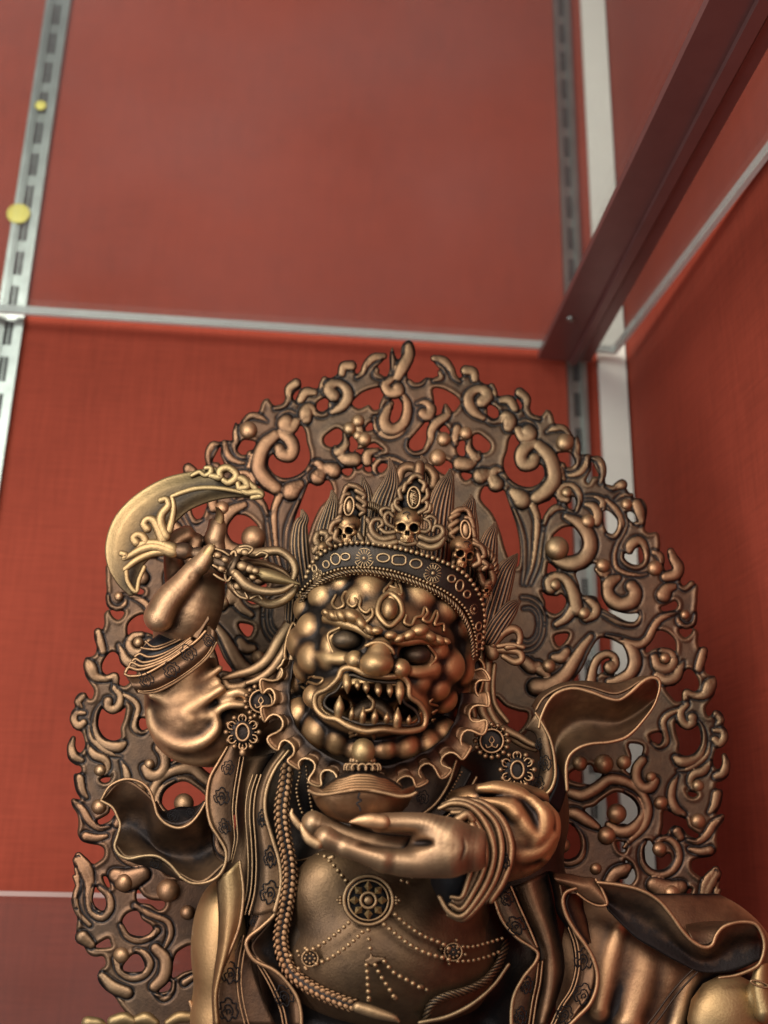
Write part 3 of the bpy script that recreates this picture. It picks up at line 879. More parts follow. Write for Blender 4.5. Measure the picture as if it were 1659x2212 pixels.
PEARLS = []
RA = """1040,715,25 970,670,36 925,600,42 930,530,38 985,485,32 1050,490,38 1075,540,45 1035,585,46
1060,650,14 1060,710,18 1110,755,18 1170,745,22 1220,700,36 1255,740,52 1250,790,40
1340,750,14 1390,735,16 1440,760,16 1475,800,12
1330,820,34 1375,875,45 1425,850,50 1410,825,50
830,800,30 812,870,30 820,930,18
900,840,52
940,890,14 925,970,28 985,1040,34 1010,1000,14
850,1090,50 910,1095,48 970,1080,24
1020,1190,56 1075,1165,32 1080,1145,18
1145,1255,56 1110,1190,32 1140,1145,30 1190,1145,18
640,230,22 720,250,30 775,310,26 805,380,20 850,420,16
900,330,36 960,340,32 975,400,28
690,345,16 700,390,24 640,410,16
1110,460,22 1130,520,24 1110,560,20
1190,570,26 1260,575,34 1300,640,30
1340,510,34 1395,560,30 1395,640,24 1430,700,20 1500,725,18"""
RB = """210,300,34 135,345,46 105,410,46 130,475,46 195,465,46 215,425,40
10,610,12 70,655,14 160,680,16 250,655,16 305,595,16 322,520,14 300,440,14 265,385,10
250,320,40 330,400,50 370,500,52 375,600,54 310,690,52 235,745,46
40,700,34 110,760,62 100,775,50
465,295,70
320,210,12 380,180,24 450,180,24 500,225,18
562,265,14 568,330,20 560,390,24 578,430,20 560,480,16 520,515,16 465,510,14
440,490,28 432,540,26 455,590,20
650,415,22 640,470,24 600,530,26 530,560,22 470,560,14
700,425,16 745,440,26 775,500,24 775,570,20 755,625,14
560,850,16 590,760,22 570,690,24 520,645,22 460,645,22 420,690,24 425,745,28 480,760,30
480,705,42
625,735,10 700,735,16 770,770,24 770,830,26
640,800,20 700,820,32 735,880,36 725,940,36
655,940,58
290,1000,14 320,900,22 390,830,26 460,840,14
480,900,26 580,955,42 655,1050,50 670,1150,54 615,1245,54 520,1285,54 420,1265,42 350,1215,24
400,1160,94
800,760,18 880,840,24 925,930,26 915,1010,24 865,1065,20 810,1045,12
960,880,12 965,980,16 930,1060,16 890,1140,16 870,1230,18 890,1320,20 970,1365,20 1080,1378,16 1140,1370,10
930,1190,12 930,1250,18 980,1300,20 1050,1318,20 1112,1290,20 1132,1220,22 1110,1130,28 1060,1095,34 1005,1130,38 990,1175,28
1050,795,36 1075,860,38 1090,945,24 1040,955,12
970,800,44
880,765,10 940,725,18 1005,725,14
930,640,36 900,650,28 860,670,20 805,650,12
1330,1185,24 1355,1250,34 1390,1310,40 1370,1370,42 1290,1390,36
1200,1320,60
775,1300,56
735,1330,26 780,1375,26 830,1350,14
900,1400,26 830,1440,46 815,1500,40 840,1570,46 920,1615,48 1010,1590,52 1040,1520,46 1010,1470,44
385,1460,46
560,1660,48 530,1520,46 470,1415,36 390,1385,30 335,1425,34 345,1490,40
50,840,14 110,980,17 140,1120,17 140,1300,15 120,1450,10
205,815,30 240,930,26 230,1100,22 200,1300,18 150,1450,14
295,1000,12 270,1150,16 250,1300,16 190,1450,12
1500,1450,22 1450,1490,20 1400,1470,14
1270,1540,52 1300,1490,40 1360,1470,24
1190,1190,20 1240,1220,26 1255,1270,20"""
RC = """395,105,10 450,130,28 510,190,34 500,250,32 430,275,36
415,240,50
1240,250,38
1180,260,14 1190,310,20 1250,345,20 1310,310,18 1325,250,14
600,420,12 700,450,24 800,490,32 880,490,32 940,440,30 980,360,28 1030,290,26 1110,250,22 1200,240,12
560,245,12 640,290,18 740,330,20 830,330,20 870,280,14 872,225,8
470,790,38 490,680,30 530,605,30 600,570,28 660,595,26 670,650,30 630,680,48
750,470,26 810,545,44 830,640,48 790,730,44 700,780,36 620,800,26
1075,605,42
990,600,30 1020,675,38 1100,690,36 1150,630,30 1120,560,24 1050,545,24
1010,745,28 1080,785,38 1160,760,38 1200,690,28 1225,640,14
1390,545,28 1370,620,32 1350,690,30
1470,775,18 1440,830,46 1400,900,36 1310,910,26 1250,890,28 1245,960,24
1250,985,24 1205,1040,26 1212,1115,32 1258,1155,30 1300,1130,32 1298,1090,36
1180,1030,18 1100,1070,24 1060,1130,24 1075,1210,24 1085,1290,24 1030,1330,18 970,1295,10
1160,1420,24 1210,1450,40 1290,1440,34 1365,1385,26 1398,1280,22 1388,1180,14 1345,1105,8
1180,1525,8 1260,1510,20 1350,1460,22 1420,1390,20 1440,1300,14
1490,1060,24 1530,1110,26 1500,1150,16
1480,1195,20 1540,1200,24 1558,1250,28 1520,1300,30 1482,1270,28
1558,1400,16 1572,1470,28 1550,1540,34 1490,1570,24
170,600,30 230,600,40 270,550,32
125,670,56
330,60,36 340,160,40 280,270,34 190,330,24
20,840,60 140,830,60 260,740,50 340,620,44 400,520,34 470,430,24"""
RC += """
95,330,12 82,420,14 40,500,14 -30,545,14 -110,540,14 -165,480,12
95,330,12 88,250,14 50,170,14 -20,120,14 -90,110,12
40,330,8 20,420,10 -40,470,10 -100,450,8
40,330,8 30,250,10 -20,200,10 -80,200,8
-60,640,44 -10,680,46 40,660,30
60,700,40 110,740,30"""
RE = """1440,215,20 1390,280,34 1310,310,32 1282,370,24 1305,430,18
1345,400,48
890,195,34 845,260,36 842,350,38 890,415,40 955,415,42 990,365,36
960,330,42
575,225,78
740,210,58
380,220,60
300,460,36 400,480,42 520,420,42 620,350,40 740,365,36 850,430,28 920,520,32 940,620,32 900,740,28 800,840,22 740,905,12
760,450,12 850,505,20 895,600,24 865,690,32 790,765,42 700,775,42 615,720,26
680,630,78
1180,320,12 1140,400,28 1128,500,32 1160,590,36 1230,635,22
1345,690,60
600,810,72
240,890,58
510,1080,48
1040,540,56
1030,920,58
1010,860,20 1080,830,24 1160,880,28 1192,980,28 1150,1080,28 1060,1130,28 960,1110,26 890,1030,22 880,930,18 915,860,12
1175,775,36 1200,820,30
1540,655,18 1470,720,28 1420,800,30 1340,860,24 1260,850,14
770,1070,30 735,1090,44 670,1120,46 620,1190,40
180,1000,12 280,1040,22 380,1000,24 412,900,22 390,800,16 330,720,8
990,1210,56 1100,1260,74 1200,1230,50
1490,1090,26 1420,1170,34 1390,1260,28 1388,1350,24 1398,1440,24 1350,1510,12
1510,1190,12 1485,1300,16 1508,1400,20 1500,1490,18
240,620,30 340,630,44 440,690,40 520,740,26
1500,470,34 1480,560,30 1440,620,18
1440,930,34 1360,940,30 1280,920,20"""
RLft = """560,160,26 600,230,30 640,330,24 640,440,22 660,540,20 740,580,24 800,510,26 790,420,24 720,360,14
540,280,12 570,360,18 545,450,22 575,550,20 650,630,18
600,720,44 660,770,30
880,640,18 920,710,22 1000,745,22 1090,720,22 1140,670,24
980,490,18 1060,540,22 1130,570,20 1220,610,22 1240,700,22 1200,790,16
1360,540,52
880,850,56
840,880,20 870,970,22 960,1020,22 1050,990,24 1090,910,26 1050,840,24 990,810,16
1130,800,34 1200,880,40 1190,1000,40 1120,1080,34
900,320,66
1220,380,82
1120,1120,14 1190,1170,18 1250,1120,16 1260,1040,14
740,1000,26 820,1080,40 920,1120,40
1340,1050,24 1400,1010,20"""
RM = """290,400,28 240,450,34 280,510,38 345,500,44 345,470,40
290,600,20 255,660,32 230,740,42 260,800,46 320,810,40 390,760,38 420,680,36 420,600,32 390,540,24
160,720,18 170,800,20 240,870,20 330,870,18 410,810,16 450,730,14 470,640,10
500,600,12 570,590,24 618,640,34 590,700,40 550,680,38
735,620,16 750,690,30 665,755,36 620,820,32 610,900,26 560,990,20 480,1010,18 420,960,14 420,900,10
670,1040,68
720,890,56
432,130,30 432,210,40 385,300,46 345,380,34
302,200,16 312,290,22 330,350,20
20,740,52
70,890,58
20,860,40
180,980,16 100,1010,34 95,1075,34
400,1090,16 300,1050,20 200,1060,18 150,1120,18 170,1170,14
440,420,16 480,450,18 540,440,16 575,400,10"""
for f, blk in ((fA, RA), (fB, RB), (fC, RC), (fE, RE)):
    for t in blk.splitlines():
        relief(f, S8, t)
for t in RLft.splitlines():
    relief(fL, S9, t)
for t in RM.splitlines():
    relief(fA, S8, t, both=False)

polys.append(np.array([(740.0, 1270.0), (985, 1270), (985, 2200), (735, 2200)]))
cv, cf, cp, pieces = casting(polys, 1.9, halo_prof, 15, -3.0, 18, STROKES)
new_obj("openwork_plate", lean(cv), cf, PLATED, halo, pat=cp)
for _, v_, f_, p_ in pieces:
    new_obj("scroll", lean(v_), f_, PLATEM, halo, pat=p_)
for V, F_, P, both in PEARLS:
    new_obj("pearl", lean(V), F_, PLATEM, halo, pat=P - 0.1)
    if both:
        c = V.mean(0); m = mirror(np.array([[c[0], c[1], 0.0]]))[0]
        new_obj("pearl", lean((V - c) * [-1, 1, 1] + [m[0], m[1], c[2]]), F_, PLATEM, halo, pat=P - 0.1)

# ------------------------------------------------------------------ the figure: head
fG = fr(1000, 1700, 1200); fK = fr(250, 1300, 1200); fM = fr(1000, 2700, 1200); fN = fr(250, 2400, 1200)
fQ = fr(1824, 2400, 1200); fU = fr(700, 3400, 1000); fV = fr(1400, 3400, 1000); fT = fr(2224, 3300, 800)
fL2 = fr(200, 3000, 800); fL1 = fr(200, 2300, 800)
S12, S10 = fs(1200), fs(1000)
base = lift(np.array([860.0, 2330.0, 110.0]))
statue = empty("deity_statue", tuple(base), "antique bronze statue of a wrathful bearded figure with skull crown, snarling mouth and flowing robes", "statue")


def P3(f, s, txt, d):
    """'x,y,r' or 'x,y,r,dd' rows to (u,v,d,r); d number or function(u,v)"""
    out = []
    for p in txt.split():
        q = list(map(float, p.split(',')))
        u, v = f(q[0], q[1])
        dd = d(u, v) if callable(d) else d
        if len(q) > 3: dd += q[3]
        out.append((u, v, dd, q[2] * s))
    return out


HU, HV = fG(690, 1190)
HA, HB, HC, HD = 180.0, 200.0, 170.0, 222.0
MU, MV = fG(640, 1440)


def hsurf(u, v):
    q = 1 - ((u - HU) / HA) ** 2 - ((v - HV) / HB) ** 2
    a = HD + HC * math.sqrt(max(q, 0.0))
    q = 1 - ((u - MU) / 135.0) ** 2 - ((v - MV) / 95.0) ** 2
    return max(a, HD + 60 + 125 * math.sqrt(q)) if q > 0 else a


hf = Field((HU - 215, HV - 225, 110), (HU + 215, HV + 235, 480), 2.7)
hf.cav, hf.cg, hf.cb = 4, 1.5, 0.25
hf.ell((HU, HV, HD), (HA, HB, HC), 0)
hf.ell((MU, MV, HD + 60), (135, 95, 125), 16)
bumps = """395,900,66 490,835,58 630,862,64 890,905,74 1010,965,74 1100,1060,74 300,965,56 325,1075,62 1130,1170,74
285,1150,70 345,1225,72 430,1232,54 500,1228,38 245,1375,74 250,1520,62 370,1605,74 470,1640,56 290,1290,50
900,1350,46 985,1385,56 955,1290,44 1040,1275,70 1105,1300,62 1095,1400,64 1025,1450,54 1055,1520,62 1035,1610,58 1120,1240,50
720,1712,58 822,1712,66 940,1695,62 1010,1660,52 560,1690,50 860,1255,40 560,905,40 760,900,36
330,1440,42 1090,1480,44 420,1160,34 1000,1190,36"""
for p in bumps.split():
    x, y, r = map(float, p.split(',')); u, v = fG(x, y); r *= S12
    r *= 1.56; hf.ell((u, v, hsurf(u, v) - 0.76 * r), (r, r, r * 1.0), 11)
EYES = []
for p in "370,1612,84 470,1668,72 560,1712,64 720,1716,68 822,1714,74 940,1700,72 1020,1640,66 258,1535,68 640,1725,50".split():
    x, y, r = map(float, p.split(',')); u, v = fG(x, y); r *= S12 * 1.36
    hf.ell((u, v, HD + 60 - 0.00045 * (u - MU) ** 2 * 4), r, 8)
# eye hollows, brow shelf, mouth
for x, y, rx, ry in ((505, 1135, 100, 66), (890, 1212, 100, 66)):
    u, v = fG(x, y); hf.ell((u, v, hsurf(u, v) + 4), (rx * S12, ry * S12, 30), 9, 'sub')
for x, y, rx, ry in ((505, 1132, 92, 58), (885, 1214, 88, 60)):
    u, v = fG(x, y); EYES.append((u, v, hsurf(u, v) - 19, rx * S12 * 0.92, ry * S12 * 0.95))
for x, y, rx, ry, dd in ((690, 1175, 62, 60, 2), (680, 1215, 70, 62, 14)):
    u, v = fG(x, y); hf.ell((u, v, hsurf(u, v) + dd), (rx * S12, ry * S12, 28), 10)
for rows in ("390,1015,22 470,1035,26 560,1062,28 635,1105,26", "745,1135,26 830,1140,28 920,1128,30 1020,1155,24", "340,1215,24 430,1235,28 520,1240,26", "800,1308,22 900,1312,26 980,1290,26"):
    hf.cap(P3(fG, S12, rows, lambda u, v: hsurf(u, v) + 2), 8)
u, v = fG(668, 1262); NOSED = hsurf(u, v)
hf.ell((u, v, NOSED + 16), (96 * S12, 74 * S12, 40), 6)
for x, y, r in ((548, 1240, 50), (798, 1288, 54)):
    u, v = fG(x, y); hf.ell((u, v, NOSED + 4), r * S12, 6)
for x, y, r in ((600, 1300, 20), (745, 1318, 20)):
    u, v = fG(x, y); hf.ell((u, v, NOSED + 10), r * S12, 3, 'sub')
for x, y, rx, ry in ((640, 1465, 225, 96), (470, 1488, 110, 62), (820, 1520, 100, 78), (640, 1510, 230, 80)):
    u, v = fG(x, y); hf.ell((u, v, hsurf(MU, MV) - 10), (rx * S12, ry * S12, 105), 4, 'sub')
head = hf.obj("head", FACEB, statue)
for u, v, d, rx, ry in EYES:
    V, F_, P = ball(u, v, d, rx, ry, 24, 24, 16); new_obj("eyeball", V, F_, PATINA, head, pat=P * 0.4)  # dark bronze stands in for the shadow of the eye sockets


def line(f, s, txt, mat, parent, name, up=3.0, n=5, sides=8, surf=hsurf, flat=1.0, closed=False):
    rows = [(a, b, c, r * 1.25) for a, b, c, r in P3(f, s, txt, lambda u, v: surf(u, v) + up)]
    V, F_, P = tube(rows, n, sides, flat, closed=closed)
    return new_obj(name, V, F_, mat, parent, pat=P - 0.15)


# lips, inner gum, teeth
MD = hsurf(MU, MV)


def mouthd(u, v):
    return MD - 26 - 0.0024 * (u - MU) ** 2 - 0.0010 * (v - MV) ** 2 + 24


LIPU = "335,1500,17 338,1432,17 400,1398,16 455,1345,17 480,1295,18 535,1285,20 610,1318,20 720,1332,20 800,1330,19 842,1375,18 848,1440,16 900,1480,16 935,1540,17 925,1605,16 870,1628,18 790,1632,18 700,1622,20 610,1632,20 520,1605,20 450,1565,18 385,1552,17"
V, F_, P = tube(P3(fG, S12, LIPU, lambda u, v: max(mouthd(u, v), hsurf(u, v) - 6)), 5, 10, closed=True)
new_obj("lip", V, F_, FACEB, head, pat=P)
LIP2 = "385,1490,9 400,1440,9 450,1410,9 495,1345,10 540,1325,10 620,1352,10 720,1365,10 790,1368,10 810,1410,9 815,1470,9 880,1520,9 898,1580,9 840,1600,10 700,1588,10 610,1596,10 520,1570,10 450,1535,9"
V, F_, P = tube(P3(fG, S12, LIP2, lambda u, v: mouthd(u, v) - 6), 5, 8, closed=True)
new_obj("gum", V, F_, PATINA, head, pat=P + 0.4)
for x, y0, y1, r in ((505, 1335, 1425, 30), (562, 1365, 1405, 19), (610, 1375, 1425, 23), (676, 1385, 1442, 24), (738, 1385, 1445, 22), (792, 1375, 1482, 31),
                     (462, 1545, 1438, 33), (530, 1568, 1500, 19), (590, 1578, 1500, 22), (655, 1582, 1512, 24), (720, 1582, 1528, 20), (778, 1608, 1502, 30), (840, 1590, 1545, 17)):
    a = fG(x, y0); b = fG(x + (4 if y1 > y0 else 6), y1); dd = mouthd(*a) - 4
    m = ((a[0] + b[0]) / 2, (a[1] + b[1]) / 2)
    V, F_, P = tube([(a[0], a[1], dd - 4, r * S12 * 0.8), (m[0], m[1], dd + 3, r * S12 * 0.85), (b[0], b[1], dd + 2, 1.2)], 4, 10)
    new_obj("tooth", V, F_, FACEB, head, pat=P - 0.2)
V, F_, P = tube(P3(fG, S12, "560,1540,40 620,1490,44 690,1500,44 740,1560,36", MD - 70), 5, 12, 0.7)
new_obj("tongue", V, F_, PATINA, head, pat=P)
line(fG, S12, "625,1440,9 650,1470,9 640,1510,9 600,1520,9", FACEB, head, "tongue_curl", up=-32)

# brows: heavy cast masses with flame hairs over them
for rows in ("380,985,12 430,1002,26 490,1000,28 545,1005,30 590,1050,22 630,1088,18 668,1082,20",
             "748,1108,20 790,1125,18 850,1108,24 905,1095,32 955,1118,26 1005,1140,24 1050,1140,12"):
    line(fG, S12, rows, FACEB, head, "eyebrow", up=12, sides=12)
for x, y, r, a in ((395, 985, 22, .6), (432, 1002, 28, .7), (478, 1003, 31, .8), (535, 1003, 42, .5), (585, 1045, 32, .9), (628, 1078, 26, .9), (668, 1082, 28, 0),
                   (745, 1108, 28, 0), (792, 1125, 26, -.5), (845, 1108, 32, -.5), (900, 1082, 42, -.3), (955, 1112, 34, .5), (1003, 1132, 30, .5), (1045, 1140, 22, .4)):
    u, v = fG(x, y); V, F_, P = ball(u, v, hsurf(u, v) + 20, r * S12 * 1.3, r * S12 * 0.85, r * S12 * 1.05, rot=a)
    new_obj("brow_tuft", V, F_, FACEB, head, pat=P - 0.25)
for rows in ("445,890,7 425,935,8 450,962,8 488,945,8 480,905,8 500,870,7 522,892,8 510,930,8 540,952,8 560,925,8 542,890,7 560,868,6 580,910,8 575,955,8 610,985,8 640,960,8 645,1000,8 612,1035,9",
             "830,1000,7 820,1040,8 858,1052,8 880,1012,8 915,1000,8 930,955,6 945,985,8 920,1022,8 958,1035,8 990,975,6 1000,1000,8 985,1050,8 1030,1045,6 1035,1082,7",
             "465,1068,7 405,1100,8 412,1160,8 430,1200,6", "950,1165,7 992,1225,8 962,1270,8 930,1310,7",
             "345,1285,6 318,1330,7 375,1345,7 345,1375,7 280,1358,6 245,1375,6 285,1405,7 300,1440,7 265,1480,6 310,1500,7 285,1525,6",
             "990,1435,6 955,1478,7 1012,1495,7 968,1535,7 1045,1505,6 1025,1550,7 970,1570,7 1000,1600,6 960,1625,6",
             "330,1330,6 300,1335,7 290,1370,7", "1120,1330,6 1160,1380,7 1120,1420,7 1150,1470,7 1100,1500,7",
             "770,790,9 735,835,8 708,865,7 722,890,7 765,872,8 800,888,7 800,850,7 775,800,8", "742,840,7 775,850,7 770,820,6",
             "525,1640,9 560,1622,9 620,1630,9 650,1655,9 645,1690,9 610,1680,7", "535,1690,7 525,1660,8 560,1645,8"):
    line(fG, S12, rows, FACEB, head, "flame_hair", up=5)
line(fG, S12, "738,880,13 690,915,14 672,980,14 700,1030,13 738,1058,13 778,1030,13 806,985,14 790,920,14", FACEB, head, "third_eye_lid", up=5, closed=True)
u, v = fG(738, 968); V, F_, P = ball(u, v, hsurf(u, v) + 4, 47 * S12, 66 * S12, 22)
new_obj("third_eye", V, F_, FACEB, head, pat=P)
for rows in ("610,1165,8 650,1150,10 700,1150,10 745,1180,10 760,1205,8", "640,1190,6 690,1178,8 740,1205,8"):
    line(fG, S12, rows, FACEB, head, "nose_wrinkle", up=24)

# ears
for rows, d in (("215,1040,9 185,1110,11 168,1210,12 190,1285,12 228,1300,11 240,1200,9 240,1100,9", 215), ("1222,1235,10 1252,1275,12 1248,1350,12 1225,1430,12 1190,1490,11 1172,1420,10 1172,1320,10 1195,1255,10", 205)):
    V, F_, P = tube(P3(fG, S12, rows, d), 5, 10, closed=True); ear = new_obj("ear", V, F_, FACEB, statue, pat=P)
    q = P3(fG, S12, rows, d - 8); c = np.mean(q, 0)
    V, F_, P = ball(c[0], c[1], d - 8, 14, 42, 10); new_obj("ear_hollow", V, F_, PATINA, ear, pat=0.5)

# ------------------------------------------------------------------ crown
CU = fG(755, 0)[0]


def crd(u, v=0.0):
    q = 1 - ((u - CU) / 204.0) ** 2
    return 226 + 122 * math.sqrt(max(q, 0.0))


UP = "285,790 310,725 350,680 400,642 480,612 580,604 690,614 790,634 890,660 990,692 1080,732 1150,778 1200,842 1238,915 1254,1000 1250,1090 1240,1180"
LO = "225,930 262,862 325,800 400,768 480,745 600,738 720,750 820,776 920,812 1010,852 1090,902 1150,962 1188,1040 1208,1130 1212,1215"
up_ = cr(np.array([fG(*map(float, p.split(','))) for p in UP.split()]), 8)
lo_ = cr(np.array([fG(*map(float, p.split(','))) for p in LO.split()]), 8)


def resample(P, n):
    s = np.concatenate([[0], np.cumsum(np.linalg.norm(np.diff(P[:, :2], axis=0), axis=1))])
    t = np.linspace(0, s[-1], n)
    return np.stack([np.interp(t, s, P[:, k]) for k in range(P.shape[1])], 1)


a, b = resample(up_, 60), resample(lo_, 60)
rows = []
for t in np.linspace(0, 1, 5):
    m = a * (1 - t) + b * t
    rows.append([(p[0], p[1], crd(p[0]) + 3 * math.sin(math.pi * t)) for p in m])
V, F_, _ = sheet(rows, 2, 1, 6)
crown = new_obj("crown_band", V, F_, PATINA, statue, pat=0.35)


def beads(path, r, mat, parent, dfun, name="bead", gap=2.0, pat=-0.15):
    L = np.linalg.norm(np.diff(path, axis=0), axis=1).sum()
    n = max(int(L / (gap * r)), 2)
    out = []
    for p in resample(path, n):
        V, F_, P = ball(p[0], p[1], dfun(p[0], p[1]), r, nu=10, nv=7)
        out.append(new_obj(name, V, F_, mat, parent, pat=P + pat))
    return out


beads(up_, 5.6, BRONZE, crown, lambda u, v: crd(u) + 7, gap=2.05)
beads(lo_, 3.5, BRONZE, crown, lambda u, v: crd(u) + 7, gap=2.3)
rp = "240,985 262,910 330,835 400,795 500,764 600,758 720,775 820,802 920,838 1010,882 1080,932 1130,992 1168,1070 1188,1150 1194,1222"
q = cr(np.array([fG(*map(float, p.split(','))) for p in rp.split()]), 8)
rows = [(p[0], p[1], crd(p[0]) + 5, 4.6) for p in resample(q, 120)]
V, F_, P = tube(rows, 2, 16, flute=3, famp=0.22, twist=150.0); new_obj("rope_edging", V, F_, BRONZE, crown, pat=P)
q2 = np.column_stack([q[:, 0], q[:, 1] + 6.5])
beads(resample(q2, 60), 2.6, BRONZE, crown, lambda u, v: crd(u) + 2, name="rope_bead", gap=3.4)


def ring(f, s, x, y, rx, ry, r, dfun, mat, parent, name="ring", up=6, rot=0.0, square=False, sides=8):
    u, v = f(x, y); pts = []
    for t in np.linspace(0, 2 * math.pi, 12, endpoint=False):
        c, sn = math.cos(t), math.sin(t)
        if square:
            k = 1 / max(abs(c), abs(sn)) * 0.9; c, sn = c * k, sn * k
        X, Y = rx * s * c, ry * s * sn
        uu = u + X * math.cos(rot) - Y * math.sin(rot); vv = v + X * math.sin(rot) + Y * math.cos(rot)
        pts.append((uu, vv, (dfun(uu, vv) if callable(dfun) else dfun) + up, r * s))
    V, F_, P = tube(pts, 3, sides, closed=True)
    return new_obj(name, V, F_, mat, parent, pat=P - 0.1)


for x, y, rx, ry, sq in ((393, 722, 17, 19, 0), (444, 693, 25, 30, 0), (498, 680, 24, 18, 0), (704, 686, 34, 22, 0), (790, 698, 40, 28, 1), (882, 718, 32, 24, 0),
                         (1076, 800, 20, 19, 0), (1120, 838, 20, 30, 0), (1160, 885, 18, 20, 0), (1222, 1060, 14, 22, 0), (1226, 1120, 14, 22, 0), (1226, 1165, 13, 20, 0), (330, 745, 12, 20, 0), (250, 905, 10, 18, 0)):
    ring(fG, S12, x, y, rx, ry, 6.5, lambda u, v: crd(u), BRONZE, crown, "gem_setting", rot=0.2 * (x - 700) / 500, square=bool(sq))
for x, y, r in ((600, 688, 56), (975, 770, 56), (345, 775, 34), (1198, 965, 34)):
    u, v = fG(x, y); g = G()
    for k in range(16):
        t = 2 * math.pi * k / 16
        sx = min(1, 0.35 + 0.65 * math.sqrt(max(0.05, 1 - ((u - CU) / 204) ** 2)))
        p0 = (u + sx * .42 * r * S12 * math.cos(t), v + .42 * r * S12 * math.sin(t)); p1 = (u + sx * .8 * r * S12 * math.cos(t), v + .8 * r * S12 * math.sin(t))
        g.add(*tube([(*p0, crd(p0[0]) + 5, 1.2), (*p1, crd(p1[0]) + 5, 1.9)], 2, 6))
    g.add(*ball(u, v, crd(u) + 5, 5 * sx, 5, 3))
    g.obj("rosette", BRONZE, crown)
    ring(fG, S12, x, y, r * 0.95 * sx, r * 0.95, 3.5, lambda u, v: crd(u), BRONZE, crown, "rosette_ring", up=4)


# skulls
sf = Field((-42, -44, -40), (42, 50, 40), 1.25); sf.cav, sf.cg, sf.cb = 3, 1.5, 0.0
sf.ell((0, -9, -4), (31, 28, 31), 0)
sf.ell((0, 12, 6), (23, 16, 20), 6)
for sg in (-1, 1):
    sf.ell((sg * 20, 15, 12), (10, 8, 10), 4)
    sf.ell((sg * 15, 2, 16), (13, 8, 10), 4)
sf.ell((0, 28, 12), (15, 10, 14), 5)
for sg in (-1, 1): sf.ell((sg * 14.5, 9, 26), (10.5, 10, 20), 2, 'sub')
sf.ell((-2.5, 21, 27), (3, 5.5, 10), 1, 'sub'); sf.ell((2.5, 21, 27), (3, 5.5, 10), 1, 'sub')
for k in range(-3, 4): sf.cap([(k * 4.4, 33, 24 - abs(k) * 2.2, 2.4), (k * 4.0, 40, 22 - abs(k) * 2.2, 2.1)], 1)
SV, SF = sf.mesh(); SP = sf.pat.copy()


def skull(f, x, y, d, k, yaw=0.0, roll=0.0):
    c, s_ = math.cos(yaw), math.sin(yaw)
    V = SV * k
    V = np.stack([c * V[:, 0] + s_ * V[:, 2], V[:, 1], -s_ * V[:, 0] + c * V[:, 2]], -1)
    c, s_ = math.cos(roll), math.sin(roll)
    V = np.stack([c * V[:, 0] - s_ * V[:, 1], s_ * V[:, 0] + c * V[:, 1], V[:, 2]], -1)
    u, v = f(x, y)
    o = new_obj("skull", V + [u, v, d], SF, FACEB, crown, pat=SP + 0.25)
    sq = np.array([(-12, -22, 22, .9), (-4, -26, 24, .9), (4, -22, 27, .9), (-3, -17, 29, .9), (2, -11, 31, .9)], float) * [k, k, k, 1]
    W = sq[:, :3].copy(); c, s_ = math.cos(yaw), math.sin(yaw)
    W = np.stack([c * W[:, 0] + s_ * W[:, 2], W[:, 1], -s_ * W[:, 0] + c * W[:, 2]], -1)
    c, s_ = math.cos(roll), math.sin(roll)
    W = np.stack([c * W[:, 0] - s_ * W[:, 1], s_ * W[:, 0] + c * W[:, 1], W[:, 2]], -1) + [u, v, d]
    V, F_, P = tube(np.column_stack([W, sq[:, 3]]), 4, 6); new_obj("suture", V, F_, BLACKP, crown, pat=1.0)
    return o


skull(fG, 838, 500, crd(fG(838, 0)[0]) - 6, 0.98, 0.0, 0.05)
skull(fG, 512, 520, crd(fG(505, 0)[0]) - 10, 0.86, -0.55, -0.12)
skull(fG, 1130, 645, crd(fG(1130, 0)[0]) - 8, 0.86, 0.55, 0.25)
skull(fG, 372, 640, 262, 0.45, -0.9, -0.2)
skull(fG, 1262, 850, 240, 0.5, 0.9, 0.4)


def orn(rows, d, name="crown_scroll", f=fG, s=S12, mat=None, parent=None, p=0.35):
    V, F_, P = tube([(a, b, c, r * 1.4) for a, b, c, r in P3(f, s, rows, d)], 4, 9)
    return new_obj(name, V, F_, mat or BRONZE, parent or crown, pat=P + p)


CD = crd(fG(838, 0)[0])
for rows in ("760,575,14 700,585,16 655,560,16 635,515,14 655,480,12 690,480,11 700,505,10 680,520,9", "765,545,10 720,550,11 690,530,9", "760,520,9 725,500,11 712,460,11 735,440,10 755,460,8",
             "700,455,9 690,430,10 715,415,9 740,420,8", "775,600,14 720,612,16 660,600,16 625,560,12", "630,500,12 620,480,14",
             "905,570,14 960,590,16 1005,580,16 1030,550,14 1020,520,12 985,515,10 975,540,9", "900,540,10 935,545,11 960,525,9 955,490,10 930,475,8", "940,470,9 965,460,11 990,480,9 985,505,8",
             "905,610,14 960,630,16 1010,615,16 1035,580,12", "870,590,9 900,620,10 950,640,9",
             "800,430,12 770,400,12 775,370,11 800,365,9", "800,360,12 790,320,12 810,300,10", "815,320,12 825,285,12 850,275,10", "900,440,12 935,420,12 945,390,11 925,375,9", "915,380,12 945,350,12 940,315,10", "920,320,12 930,285,12 905,265,10",
             "840,275,11 865,245,13 890,238,12 910,250,11", "760,430,11 755,400,12 780,385,10", "930,440,10 955,430,12 960,400,10", "795,600,12 838,612,13 880,605,12"):
    orn(rows, CD + 4)
ring(fG, S12, 870, 358, 34, 58, 7, CD + 6, BRONZE, crown, "crest_setting", up=4)
g = G()
for rows in ("858,320,6 880,330,6 866,345,6 885,352,6", "858,360,6 882,368,6 862,380,6 880,392,6", "862,340,5 862,400,5"):
    g.add(*tube(P3(fG, S12, rows, CD + 10), 4, 6))
u, v = fG(870, 358); g.add(*ball(u, v, CD + 4, 12, 21, 6)); g.obj("crest_boss", BRONZE, crown)
